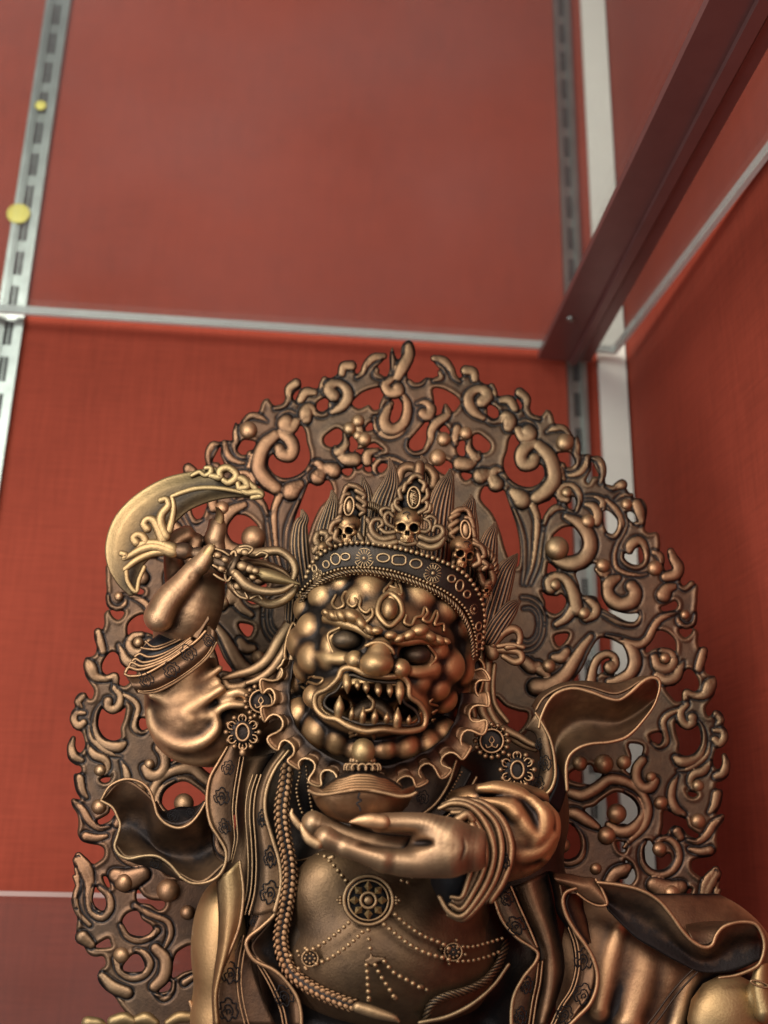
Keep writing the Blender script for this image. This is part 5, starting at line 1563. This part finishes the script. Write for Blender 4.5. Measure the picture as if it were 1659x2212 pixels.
V, F_, P = ball(*fM(1120, 960), 300, 70, 112, 80); new_obj("cuff_shade_fill", V, F_, BLACKP, arm, pat=1.0)  # black ball put in for the shade inside the sleeve
for rows in ("1110,730,28 1160,700,26 1190,730,20", "1190,760,22 1215,820,22 1200,880,14"):
    V, F_, P = tube(P3(fM, S12, rows, 392), 5, 10); new_obj("inner_cuff", V, F_, BRONZE, arm, pat=P)

# hand under the cup
gf = Field((645, 1715, 300), (1050, 1930, 510), 2.4); gf.cav, gf.cg, gf.cb = 3, 1.4, -0.05
gf.cap(P3(fM, S12, "1180,890,125 1060,880,150 960,885,120", 410), 0)
gf.cap(P3(fM, S12, "1060,810,90 950,762,68 850,745,56 740,745,54 680,748,52", 430), 18)
gf.cap(P3(fM, S12, "1060,950,95 940,962,86 820,962,80 700,945,70", 428), 18)
gf.cap(P3(fM, S12, "700,945,70 590,905,60 500,880,56", 436), 8)
gf.cap(P3(fM, S12, "500,880,56 440,850,58 392,828,66", 432), 6)
gf.cap(P3(fM, S12, "900,900,80 760,880,60 620,850,54 500,810,50 400,770,52 325,748,68", 376), 8)
gf.cap(P3(fM, S12, "900,860,60 760,820,46 640,790,42 560,770,36", 345), 6)
for rows in ("722,690,5 745,745,8 730,800,6", "585,850,6 570,900,8 555,960,6", "470,800,6 480,850,7 465,905,6", "1140,820,5 1150,880,8 1130,950,6"):
    gf.cap(P3(fM, S12, rows, 466), 4, 'sub')
gf.ell((*fM(770, 855), 462), (200 * S12, 40 * S12, 40), 10, 'sub')
hand = gf.obj("hand", HANDM, statue)
for rows, d in (("700,742,44 630,735,42 570,735,26 525,742,6", 452), ("345,862,30 300,835,28 268,785,18 255,750,4", 448), ("250,770,18 225,735,20 205,700,14 208,672,4", 384)):
    V, F_, P = tube(P3(fM, S12, rows, d), 6, 14, 0.6); new_obj("fingernail", V, F_, BRONZE, hand, pat=P - 0.3)

# ------------------------------------------------------------------ raised arm
rf = Field((290, 1420, 40), (680, 1850, 300), 3.4); rf.cav, rf.cg, rf.cb = 3, 1.3, 0.0
rf.cap(P3(fN, S12, "640,330,200,20 650,430,212,10 690,570,235 790,670,190", 140), 0)
rf.cap(P3(fN, S12, "790,640,190 900,600,160 1000,560,130", 130), 14)
rf.cap(P3(fN, S12, "720,720,125 620,690,120 550,620,90 520,520,60", 165), 14)
for rows, d in (("470,560,22,-34 490,640,28,-32 560,700,32,-22 660,740,32,-10 760,720,30 830,650,26 820,590,24 760,580,22", 226), ("690,590,20 672,560,24 720,520,26 800,470,26 860,430,22", 232), ("480,470,18 600,490,28 740,450,28 840,390,18", 222), ("520,700,24 620,790,32 760,815,32 850,780,24", 190),
                ("860,480,22 950,450,28 1000,470,22", 220), ("820,560,18 900,520,24 980,520,18", 225), ("440,430,18 560,450,22 720,400,22 850,320,18", 222)):
    rf.cap(P3(fN, S12, rows, d - 8), 13)
for rows, d in (("690,600,10 760,615,16 830,600,10", 262), ("560,640,10 660,660,18 740,660,10", 258), ("830,520,8 760,545,13 720,570,8", 258), ("850,500,10 920,490,14 960,490,10", 250)):
    rf.cap(P3(fN, S12, rows, d - 8), 9, 'sub')
sleeve = rf.obj("sleeve", BRONZE, statue)
cb = cloth([(fL1, "612,742 690,748 780,728 900,662 1050,562 1180,465 1262,385 1275,330", 226, -0.2), (fL1, "660,820 720,822 820,800 950,735 1100,635 1230,535 1310,440 1322,370", 250, 0.1), (fL1, "705,885 770,888 860,872 1000,805 1150,705 1280,592 1350,478 1348,400", 238, 0.0)], BRONZE, 6, name="cuff_band", parent=sleeve)
for rows, d, r in (("606,735 650,752 760,738 900,665 1050,565 1190,462 1262,385", 238, 12), ("720,880 770,890 870,876 1010,806 1160,704 1285,592 1352,478", 246, 11), ("712,868 765,874 862,858 1000,790 1150,690 1270,582 1338,470", 252, 4)):
    hem(fL1, S8, " ".join(q + ",%g" % r for q in rows.split()), d, "cuff_edge", sleeve)
for rows, d, r in (("610,720 640,680 720,700 850,665 1000,590 1150,470", 232, 15), ("632,690 660,640 740,670 860,640 1000,570 1140,460", 232, 13), ("655,650 690,610 760,640 880,610 1010,540 1140,440", 230, 12), ("690,590 730,570 800,595 900,575 1030,510 1150,430", 228, 12), ("740,520 790,530 880,530 1000,480 1120,420", 226, 11), ("775,470 830,510 900,500 1010,455 1100,410", 224, 10)):
    hem(fL1, S8, " ".join(q + ",%g" % r for q in rows.split()), d, "cuff_ring", sleeve, p=0.05)
V, F_, P = ball(*fL1(920, 560), 196, 70, 40, 30, rot=-0.6); new_obj("cuff_shade_fill", V, F_, BLACKP, sleeve, pat=1.0)  # black filler replaces the shade within the raised sleeve
cloth([(fL1, "1160,430 1190,380 1215,300 1270,200", 232, 0.0), (fL1, "1200,450 1240,380 1270,330 1300,290", 236, 0.2)], BRONZE, 8, name="cuff_tab", parent=sleeve)

gf = Field((295, 1120, 120), (510, 1460, 340), 2.6); gf.cav, gf.cg, gf.cb = 3, 1.3, -0.1
gf.cap(P3(fK, S12, "610,1690,125,-70 640,1610,150,-30 668,1540,160,-8 700,1440,140", 200), 0)
gf.cap(P3(fK, S12, "690,1600,140,-20 745,1510,120 785,1430,95 800,1360,70", 190), 14)
gf.cap(P3(fK, S12, "520,1560,85 570,1470,80 650,1380,66 705,1310,56 742,1278,52", 250), 12)
gf.cap(P3(fK, S12, "742,1278,52 778,1228,46 802,1192,32", 256), 5)
gf.cap(P3(fK, S12, "790,1420,66 830,1320,60 830,1220,56 822,1130,54", 180), 6)
gf.cap(P3(fK, S12, "822,1130,54 835,1080,52 832,1040,42", 184), 4)
gf.cap(P3(fK, S12, "620,1360,70 600,1250,56 610,1150,52 670,1110,48", 178), 8)
gf.cap(P3(fK, S12, "690,1330,60 690,1240,52 720,1150,48", 170), 8)
for rows in ("690,1345,6 735,1350,7 775,1330,6", "695,1325,5 737,1332,6 775,1312,5"):
    gf.cap(P3(fK, S12, rows, 274), 3, 'sub')
gf.cap(P3(fK, S12, '640,1660,10 680,1560,14 730,1470,14 770,1410,8', 272), 12, 'sub')
hand2 = gf.obj("hand", HANDM, statue)
for rows, d in (("752,1262,26 785,1215,28 808,1180,22 818,1168,6", 268), ("838,1060,28 850,1015,26 842,980,14 830,965,4", 196)):
    V, F_, P = tube(P3(fK, S12, rows, d), 6, 12, 0.55); new_obj("fingernail", V, F_, BRIGHT, hand2, pat=P - 0.4)

# ------------------------------------------------------------------ cloud motifs on the borders
def motif(f, s, x, y, k, d, rot=0.0, parent=None, sx=1.0):
    g = G(); c, sn = math.cos(rot), math.sin(rot)
    for rows in ("-40,20 -46,0 -32,-10 -38,-30 -18,-36 -8,-52 12,-46 20,-30 38,-28 36,-8 46,4 40,22", "-22,22 -30,6 -16,-4 -14,-20 4,-24 16,-12 22,4 16,18", "-6,14 -8,0 4,-6 10,4 4,10", "-40,20 -28,34 -14,26 -4,44 12,36 18,24 34,34 40,22"):
        pts = []
        for q in rows.split():
            a, b = map(float, q.split(',')); a *= k * sx; b *= k
            u, v = f(x + c * a - sn * b, y + sn * a + c * b); pts.append((u, v, d - 0.6, 3.3 * s * max(k, .8)))
        V, F_, P = tube(pts, 3, 6, 0.5); g.add(V, F_, P * 0 + 1.0)
    return g.obj("cloud_motif", PATINA, parent or statue)


for f, s, x, y, k, d, r, sx in ((fL2, S8, 1445, 50, 1.25, 207, .4, .9), (fL2, S8, 1395, 285, 1.5, 209, .1, .95), (fL2, S8, 1420, 530, 1.35, 210, -.2, .8), (fL2, S8, 1000, 440, 1.0, 190, .5, 1), (fL2, S8, 1140, 420, .8, 188, -.3, 1), (fL2, S8, 860, 830, .9, 192, .3, 1.2),
                                (fN, S12, 1125, 1350, 1.25, 212, 0, .6), (fN, S12, 1125, 1545, 1.35, 212, .2, .9), (fN, S12, 1080, 1140, 1.0, 211, 0, .5),
                                (fU, S10, 345, 720, 1.5, 186, .1, .9), (fU, S10, 330, 960, 1.6, 186, 0, .9), (fU, S10, 695, 870, 1.5, 197, -.3, .9), (fU, S10, 598, 190, 1.4, 204, 0, .85), (fU, S10, 500, 380, .8, 200, .5, .6),
                                (fV, S10, 1050, 410, 1.35, 207, -.5, 1), (fV, S10, 990, 230, 1.1, 205, -.4, .8), (fV, S10, 1120, 800, 1.2, 201, .2, .7), (fV, S10, 1080, 1000, 1.3, 202, .1, .7),
                                (fV, S10, 1488, 630, 1.5, 202, .1, .85), (fV, S10, 1490, 860, 1.5, 204, .2, .95), (fV, S10, 1365, 990, 1.3, 202, .6, .9),
                                (fL1, S8, 780, 780, 1.3, 257, -.4, 1), (fL1, S8, 985, 700, 1.45, 259, -.5, 1), (fL1, S8, 1125, 560, 1.45, 259, -.5, .95), (fL1, S8, 1292, 460, 1.2, 255, -.6, .8), (fM, S12, 1365, 950, 1.1, 356, -.2, .5), (fM, S12, 1150, 590, .9, 222, -.5, .9), (fM, S12, 920, 610, .8, 212, .3, .9),
                                (fE, S8, 95, 220, 1.3, 214, .2, .9), (fE, S8, 35, 390, 1.3, 216, .5, .9), (fC, S8, 45, 1310, 1.0, 206, .2, .6)):
    motif(f, s, x, y, k, d, r, None, sx)

# right shoulder: patterned border turning into the big flaring sleeve end
sb = cloth([(fE, "-70,-60 10,-30 40,60 60,180 50,300 10,400 -80,440 -200,430", 196, 0.5), (fE, "20,-180 90,-20 110,80 125,190 120,300 90,390 0,440 -140,450", 208, -0.2), (fE, "60,-190 125,-10 155,90 172,200 172,320 135,430 30,485 -130,480", 204, -0.3)], BRONZE, 5, name="shoulder_border")
hem(fC, S8, "270,1605,14 262,1560,12", 196, "border_edge", sb)
hem(fE, S8, "20,-190,12 70,-110,13 130,0,14 160,100,14 176,210,15 178,330,15 140,435,16 70,485,16 0,500,15 -110,490,14 -220,470,10", 210, "border_edge", sb)
dr = cloth([(fC, "45,1160 66,1080 120,970 200,890 330,852 480,885 660,945 780,895 880,820 985,760", 208, -0.2), (fC, "80,1200 110,1110 180,1020 260,960 370,930 500,950 660,985 790,930 890,860 1005,800", 188, -0.1),
            (fC, "120,1290 160,1180 230,1090 320,1040 430,1030 540,1040 680,1060 800,1000 900,930 1018,860", 160, -0.1), (fC, "160,1400 200,1260 270,1180 360,1130 460,1120 560,1130 690,1130 800,1080 900,1010 1000,930", 146, 0.15),
            (fC, "210,1480 240,1340 310,1260 400,1220 480,1210 570,1220 690,1200 800,1150 890,1090 970,1010", 160, 0.0), (fC, "268,1620 272,1450 340,1360 440,1312 540,1297 640,1288 720,1265 800,1215 880,1130 950,1050", 204, -0.1)], BRONZE, 5, 7, 8, name="swirling_drape")
hem(fC, S8, "45,1170,12 64,1085,14 120,965,15 200,885,16 330,850,16 480,885,16 600,930,16 700,945,16 790,890,18 890,800,20 960,765,18 1015,775,16 1034,820,12 1020,900,10 980,1000,10 900,1110,12 820,1200,14 740,1258,16 620,1290,16 480,1302,16 380,1332,16 305,1390,16 272,1470,16 268,1560,16 275,1680,16", 210, "drape_edge", dr)
cloth([(fC, "-10,1000 60,900 200,825 320,800 450,798 620,815 740,800 850,765 970,752", 176, 0.0), (fC, "20,1040 90,930 220,850 340,826 480,850 650,900 760,870 870,800 985,762", 204, -0.2)], BRONZE, 5, name="drape_back", parent=dr)
cloth([(fE, "120,-130 180,60 196,250 180,400 110,540", 142, 1.0), (fE, "300,-200 285,60 268,300 262,450 210,620", 122, 1.0)], BLACKP, 5, name="drape_shade_side", parent=dr)  # black sheet painted in as the shade inside the drape

# ------------------------------------------------------------------ necklaces
tops = (("245,385 250,480 232,560 245,640 262,690", 3.6, 222), ("285,440 295,540 310,640 320,700", 3.6, 226), ("1130,470 1080,560 1045,620", 3.0, 226))
chainA = [(fM, "385,930 440,985 500,1060", 4.0), (fM, "770,1245 830,1300 930,1365 1020,1400 1060,1430", 4.6), (fM, "710,1300 770,1350 850,1410 940,1455 1030,1480 1060,1490", 4.6), (fM, "1110,1420 1190,1420 1270,1400 1350,1375", 3.4), (fM, "1110,1500 1190,1495 1270,1475 1330,1450", 3.4),
          (fM, "515,1290 470,1330 400,1385 330,1430 290,1440", 4.2), (fM, "590,1340 540,1390 470,1445 400,1490 340,1515", 4.2), (fM, "280,1430 230,1450 200,1470", 3.6), (fM, "280,1535 235,1540 205,1535", 3.6),
          (fM, "622,1330 625,1380 632,1430", 4.2), (fM, "612,1520 618,1580 620,1640 625,1700", 4.2), (fM, "660,1520 690,1580 730,1640 760,1690", 4.2), (fM, "710,1500 760,1560 830,1600 900,1640", 4.4), (fM, "805,1060 830,1075 860,1040", 3.6)]
neck = new_obj("necklace", *tube(P3(fM, S12, "385,925,4 440,985,4 500,1055,4", lambda u, v: bsurf(u, v) + 4), 4, 6)[:2], BRONZE, statue, pat=0.5)
for f, t, r in chainA:
    pth = cr(np.array([f(*map(float, p.split(','))) for p in t.split()]), 6)
    beads(pth, r * 1.32, BRONZE, neck, lambda u, v: bsurf(u, v) + 15, gap=2.05, pat=-0.5)
for t, r, d in tops:
    pth = cr(np.array([fM(*map(float, p.split(','))) for p in t.split()]), 6)
    beads(pth, r, BRONZE, neck, lambda u, v: d, gap=2.15, pat=0.0)
# wheel medallion
wu, wv = fM(623, 1168); wd = bsurf(wu, wv) + 24; WR = 140 * S12
V, F_, P = ball(wu, wv, wd - 12, WR * .95, WR * .95, 6); wheel = new_obj("wheel_medallion", V, F_, BLACKP, statue, pat=0.8)
one = lambda a, b: (wu, wv)
ring(one, 1, 0, 0, WR * .95, WR * .95, 4.6, wd, BRONZE, wheel, "rim", up=0); ring(one, 1, 0, 0, WR * .78, WR * .78, 2.6, wd, BRONZE, wheel, "inner_rim", up=0)
ring(one, 1, 0, 0, WR * .30, WR * .30, 4.0, wd, BRONZE, wheel, "hub_ring", up=2)
V, F_, P = ball(wu, wv, wd + 1, WR * .19, WR * .19, 6); new_obj("hub", V, F_, BRONZE, wheel, pat=P)
for k in range(8):
    t = k * math.pi / 4; c, s_ = math.cos(t), math.sin(t)
    g = G()
    L = [(.33, .0), (.53, .17), (.76, .0), (.53, -.17)]
    pts = [(wu + WR * (a * c - b_ * s_), wv + WR * (a * s_ + b_ * c), wd) for a, b_ in L]
    top_ = (wu + WR * .53 * c, wv + WR * .53 * s_, wd + 8)
    V = pts + [top_] + [(p[0], p[1], wd - 6) for p in pts]
    g.add(np.array(V) + [0, 0, 3], [[0, 1, 4], [1, 2, 4], [2, 3, 4], [3, 0, 4], [0, 5, 6, 1], [1, 6, 7, 2], [2, 7, 8, 3], [3, 8, 5, 0]], -0.9)
    g.obj("spoke", BRIGHT, wheel, smooth=False)
for sg in (-1, 1):
    for dx, dy in ((.0, 0), (.0, -.12), (.0, .12), (.11, 0)):
        V, F_, P = ball(wu + sg * WR * (1.09 + dx), wv + WR * dy, wd, 4.4, nu=8, nv=6); new_obj("rim_bead", V, F_, BRONZE, wheel, pat=P)
for x, y, R0 in ((305, 1485, 46), (1085, 1450, 50)):
    u, v = fM(x, y); d = bsurf(u, v) + 8; r = R0 * S12
    V, F_, P = ball(u, v, d - 2, r, r, 4); o = new_obj("flower_boss", V, F_, PATINA, statue, pat=0.5)
    ring(lambda a, b_: (u, v), 1, 0, 0, r * .95, r * .95, 2.2, d + 1, BRONZE, o, "rim", up=0)
    for k in range(9):
        t = k * math.pi / 4; q = 0 if k == 8 else .58
        V, F_, P = ball(u + r * q * math.cos(t), v + r * q * math.sin(t), d + 2, r * .20, nu=8, nv=6); new_obj("petal", V, F_, BRONZE, o, pat=P)
    for t in (-1.3, 0.2, 1.9, 3.4):
        V, F_, P = ball(u + r * 1.35 * math.cos(t), v + r * 1.35 * math.sin(t), d, r * .24, nu=8, nv=6); new_obj("rim_bead", V, F_, BRONZE, o, pat=P)
g = G()
pu = [fM(*p) for p in ((635, 1450), (655, 1470), (715, 1475), (710, 1500), (665, 1515), (645, 1530), (608, 1515), (600, 1490), (625, 1475))]
cvx, cfx, cpx, _ = casting([cr(np.array(pu), 4, True)], 1.2, lambda S, U, V: 5 * np.sqrt(1 - (1 - np.clip(S / 6, 0, 1)) ** 2), 5, bsurf(*fM(655, 1490)) + 8, 10)
new_obj("pendant_plate", cvx, cfx, BRONZE, statue, pat=0.0)
for x, y, r in ((770, 1700, 16), (910, 1640, 18), (940, 1655, 14), (625, 1712, 16)):
    u, v = fM(x, y); V, F_, P = ball(u, v, bsurf(u, v) + 6, r * S12, nu=8, nv=6); new_obj("tassel_bead", V, F_, BRONZE, neck, pat=P)

# scaled serpent worn as a cord
sn_path = [fM(*p) for p in ((185, 420), (170, 540), (150, 680), (165, 820), (190, 950), (195, 1060), (175, 1200), (150, 1330))] + [fU(*p) for p in ((672, 500), (690, 600), (740, 710), (830, 785), (940, 850), (1060, 900), (1180, 940))]
sp = resample(cr(np.array(sn_path), 8), 90)
sr = np.interp(np.arange(90), [0, 12, 45, 70, 89], [13, 16.5, 16.5, 15.5, 15])
sd = np.array([max(bsurf(p[0], p[1]) - 4, 196) if p[1] > 1950 else 206 for p in sp])
for _ in range(6): sd[1:-1] = (sd[:-2] + 2 * sd[1:-1] + sd[2:]) / 4
snake = new_obj("serpent_cord", *tube([(p[0], p[1], z, r) for p, z, r in zip(sp, sd, sr * .84)], 1, 14)[:2], PATINA, statue, pat=0.7)
L_ = np.concatenate([[0], np.cumsum(np.linalg.norm(np.diff(sp, axis=0), axis=1))])
T = np.gradient(sp, axis=0); T /= np.linalg.norm(T, axis=1)[:, None]
for i, l in enumerate(np.arange(6, L_[-1] - 8, 6.6)):
    k = np.interp(l, L_, np.arange(90)); k0 = int(k)
    c0 = np.array([np.interp(l, L_, sp[:, 0]), np.interp(l, L_, sp[:, 1])]); z = np.interp(l, L_, sd); r = np.interp(l, L_, sr)
    t = T[k0]; nn = np.array([-t[1], t[0]])
    for off in ((-.46, .92) if i % 2 else (.46, -.92)):
        w_ = 1.0 if abs(off) < .6 else 0.55
        c = c0 + nn * r * off * .86
        V, F_, P = ball(0, 0, 0, 8.4, 6.6 * w_, 2.3, nu=10, nv=5)
        V[:, 2] += (V[:, 0] / 8.6) * 1.6
        a = math.atan2(t[1], t[0]) + (0.5 if off > 0 else -0.5)
        V = np.stack([math.cos(a) * V[:, 0] - math.sin(a) * V[:, 1], math.sin(a) * V[:, 0] + math.cos(a) * V[:, 1], V[:, 2]], -1)
        zz = z + r * .84 * math.sqrt(max(0.05, 1 - (off * .9) ** 2))
        new_obj("scale", V + [c[0], c[1], zz], F_, FACEB, snake, pat=P + 0.4)
V, F_, P = tube(P3(fU, S10, "1180,940,40 1260,965,44 1340,990,38 1410,1010,28 1440,1030,14", 268), 5, 14, 0.8); new_obj("serpent_head", V, F_, BRONZE, snake, pat=P)
sp2 = resample(cr(np.array([fV(*p) for p in ((985, 430), (970, 560), (920, 680), (840, 770), (720, 830), (580, 870), (490, 930), (450, 1060))]), 8), 50)
q = [(p[0], p[1], bsurf(p[0], p[1]) + 2, 8.5) for p in sp2]
V, F_, P = tube(q, 2, 20, flute=5, famp=0.14, twist=40.0); new_obj("twisted_cord", V, F_, BRONZE, statue, pat=P + 0.2)
for rows in ("420,1040,16 600,1000,16 760,920,16 900,800,14 1000,660,12", ):
    hem(fV, S10, rows, 238, "belt", p=0.2)

# ------------------------------------------------------------------ skull cup with lid and jewel
cu, cvv = fM(590, 640)
cup = empty("skull_cup", tuple(lift(np.array([cu, cvv + 30, 380.0]))), "small lidded bronze bowl with a jewel on top, held in the lower hand", "bowl")


def lat(prof, mat, name, mod=None, pat=0.0, n=72, cy=0.0, cd=372, sq=0.55):
    V, f = lathe(prof, 0, 0, 0, n, mod)
    V = V * [1, 1, sq]
    return new_obj(name, V + [cu, cvv + cy, cd], f, mat, cup, pat=pat)


def wave(t, i):
    k = min(i, 5) / 5.0
    x = math.cos(t)
    return k * (9.0 * x * x * x * x - 6.0 * math.exp(-((abs(x) - .62) / .2) ** 2) + 2)


lat([(20, -46), (52, -42), (80, -30), (98, -12), (109, 8), (115, 24), (112, 28), (104, 24), (90, 16)], FACEB, "bowl", wave, 0.0)
hem(fM, S12, "300,572,10 340,590,11 400,592,11 480,578,11 590,566,11 700,582,11 790,602,11 850,598,10 882,582,9", 440, "bowl_rim", cup)
hem(fM, S12, "575,585,5 568,610,5 585,625,5 560,640,5 575,660,5 580,680,5", 442, "suture", cup, BLACKP, p=1.0)
for k, (r, h) in enumerate(((100, 30), (94, 36), (87, 42), (79, 48), (70, 54), (60, 60))):
    rows = []
    for t in np.linspace(0.02, math.pi - 0.02, 17):
        x = math.cos(t)
        rows.append((cu + r * x, cvv - h + 7 * x ** 4 + 4 * math.exp(-((abs(x) - .6) / .22) ** 2) + 9 * abs(x) ** 2.2, 385 + 0.55 * r * math.sin(t), 3.4))
    rows = [(a, b, c + 1.5, r * 1.2) for a, b, c, r in rows]
    V, F_, P = tube(rows, 3, 8); new_obj("lid_ridge", V, F_, FACEB, cup, pat=P)
lat([(98, 22), (86, 36), (70, 48), (52, 58), (38, 66), (30, 74), (10, 78)], PATINA, "lid", None, 0.3, cd=378)
g = G()
for k in range(7):
    t = math.pi * (k + .5) / 7
    x, z = 34 * math.cos(t), 22 * math.sin(t)
    pts = [(cu + x + 9 * math.cos(a) * (0.6 + .4 * math.sin(t)), cvv - 76 + 9 * math.sin(a), 385 + z, 2.6) for a in np.linspace(-3.6, 0.5, 8)]
    g.add(*tube(pts, 3, 7))
    g.add(*ball(cu + 24 * math.cos(t), cvv - 92, 385 + 15 * math.sin(t), 6, 7, 5))
g.obj("lotus_petals", BRONZE, cup)
V, F_, P = ball(cu + 2, cvv - 112, 392, 26, 29, 22, 20, 14); new_obj("jewel", V, F_, BRIGHT, cup, pat=P * 0.4 - 0.9)

# ------------------------------------------------------------------ curved knife with vajra handle
ku, kv = fK(700, 1220)
knife = empty("curved_knife", tuple(lift(np.array([ku, kv, 262.0]))), "crescent bronze knife with leafy vine and pronged handle gripped in the raised hand", "knife")
out = cr(np.array([fK(*map(float, p.split(','))) for p in "1078,890 1050,868 1010,845 980,815 920,785 860,755 820,745 780,750 700,768 560,800 430,868 320,960 255,1060 226,1180 240,1290 290,1380 340,1432 365,1448 395,1432 405,1380 420,1320 450,1265 520,1225 600,1235 655,1215 640,1180 600,1170 578,1130 585,1085 625,1035 700,975 820,930 940,912 1060,915".split()]), 4, True)
hole = cr(np.array([fK(*map(float, p.split(','))) for p in "880,778 905,776 912,795 895,805 876,795".split()]), 4, True)


def blade_prof(S, U, V):
    t = np.clip(S / 26.0, 0, 1)
    return 3.0 * np.sqrt(1 - (1 - np.clip(S / 3.5, 0, 1)) ** 2) + 9 * t * t * (3 - 2 * t) * 0.8


cvx, cfx, cpx, _ = casting([out, hole], 1.6, blade_prof, 7, 246, 30)
q = cvx
fu, fv = fK(650, 980)
inner = np.array([fK(*map(float, p.split(','))) for p in "1060,880 900,850 740,860 600,930 470,1060 390,1200 360,1380".split()])
inner = resample(cr(inner, 8), 80)
dist = np.min(np.hypot(q[:, None, 0] - inner[None, :, 0], q[:, None, 1] - inner[None, :, 1]), 1)
new_obj("blade", cvx, cfx, BLADEM, knife, pat=np.clip(0.95 - dist / 34.0, -0.75, 0.8))
for rows in ("590,905,10 640,885,11 720,862,11 820,858,10 920,872,9 1000,890,8 1060,905,8", "590,905,9 600,960,12 590,1030,14 575,1090,16", "530,925,14 560,920,14 570,955,16 535,1000,18 528,1050,20 555,1120,22", "455,1080,18 435,1055,16 455,1028,15 490,1035,18 515,1080,20 540,1140,22",
             "395,1155,18 378,1130,15 405,1112,15 435,1125,16 445,1155,16 410,1170,12", "410,1165,12 470,1158,16 530,1165,20 590,1190,26", "315,1215,12 340,1225,14 330,1245,10 420,1195,18 500,1180,22 590,1205,26", "335,1300,12 400,1250,14 480,1215,16 560,1200,20",
             "340,1300,10 350,1370,10 395,1425,9 410,1360,9 440,1290,9", "700,790,9 740,772,10 770,790,10 800,775,13 800,750,12 775,750,10", "800,790,12 850,800,16 850,765,15 890,748,15 930,770,15 940,800,16 900,830,14 870,815,12", "940,800,14 985,815,16 1000,850,16 960,860,14 950,835,12", "960,860,12 1000,885,14 1060,880,16 1075,900,14 1030,910,12", "1000,815,10 1020,840,12 1045,860,12"):
    V, F_, P = tube(P3(fK, S12 * 1.45, rows, 255), 5, 12, 0.6); new_obj("vine", V, F_, BLADEM, knife, pat=P - 0.25)
prof = "590,1200,30 625,1200,44 670,1205,46 700,1212,30 720,1215,36 750,1222,42 780,1230,34 800,1235,40 850,1250,62 885,1262,70 905,1275,62 915,1280,74 935,1288,74 945,1292,50 975,1300,40 1000,1305,44 1030,1315,36 1060,1322,36"
V, F_, P = tube(P3(fK, S12, prof, 246), 4, 24); new_obj("handle", V, F_, PATINA, knife, pat=np.tile(np.clip(P.reshape(-1, 24)[:1], -0.4, 0.6), (len(P) // 24, 1)).reshape(-1) if False else P)
V, F_, P = tube(P3(fK, S12, "1050,1320,24 1090,1330,38 1150,1345,36 1220,1365,22 1285,1382,5", 262), 5, 14); new_obj("centre_prong", V, F_, BRIGHT, knife, pat=P)
for rows in ("900,1268,16 935,1278,82 940,1280,82 945,1282,16",):
    ring(fK, S12, 910, 1285, 22, 84, 10, 262, BRONZE, knife, "grip_band", up=0, rot=0.25)
for rows, d in (("930,1225,30 985,1195,34 1040,1215,30 1110,1205,26 1180,1205,26 1240,1250,24 1262,1310,22 1245,1370,14", 240), ("920,1385,32 965,1425,36 1040,1450,32 1110,1490,26 1180,1480,26 1235,1440,24 1262,1400,20 1262,1375,12", 240), ("940,1330,26 1000,1390,30 1080,1420,24 1180,1420,20 1250,1385,10", 280), ("950,1270,24 1010,1260,28 1090,1270,20 1190,1310,18 1255,1365,8", 205)):
    V, F_, P = tube(P3(fK, S12, rows, d), 6, 12); new_obj("prong", V, F_, BRONZE, knife, pat=P)
for x, y, r, d in ((975, 1285, 34, 282), (1015, 1300, 30, 282), (950, 1395, 30, 268), (990, 1210, 26, 268), (930, 1320, 26, 280), (1030, 1345, 22, 278), (1045, 1310, 24, 285), (840, 1225, 24, 276), (860, 1300, 24, 276), (880, 1250, 22, 280)):
    u, v = fK(x, y); V, F_, P = ball(u, v, d, r * S12, r * S12 * .8, r * S12 * .6, rot=0.3); new_obj("lotus_boss", V, F_, BRONZE, knife, pat=P)
for rows in ("830,1190,8 870,1205,9 900,1225,8", "820,1230,8 862,1243,9 895,1262,8", "815,1280,8 850,1300,9 880,1320,8", "820,1330,8 850,1350,9 875,1362,8", "960,1180,9 1000,1175,10 1030,1190,10 1010,1215,8", "1050,1225,8 1080,1210,10 1110,1222,9 1100,1240,7", "930,1420,9 960,1450,10 1000,1460,10 990,1430,8", "1020,1460,9 1060,1440,10 1080,1462,9"):
    V, F_, P = tube(P3(fK, S12, rows, 288 if 'x' in rows else 272), 4, 8); new_obj("handle_scroll", V, F_, BRONZE, knife, pat=P)
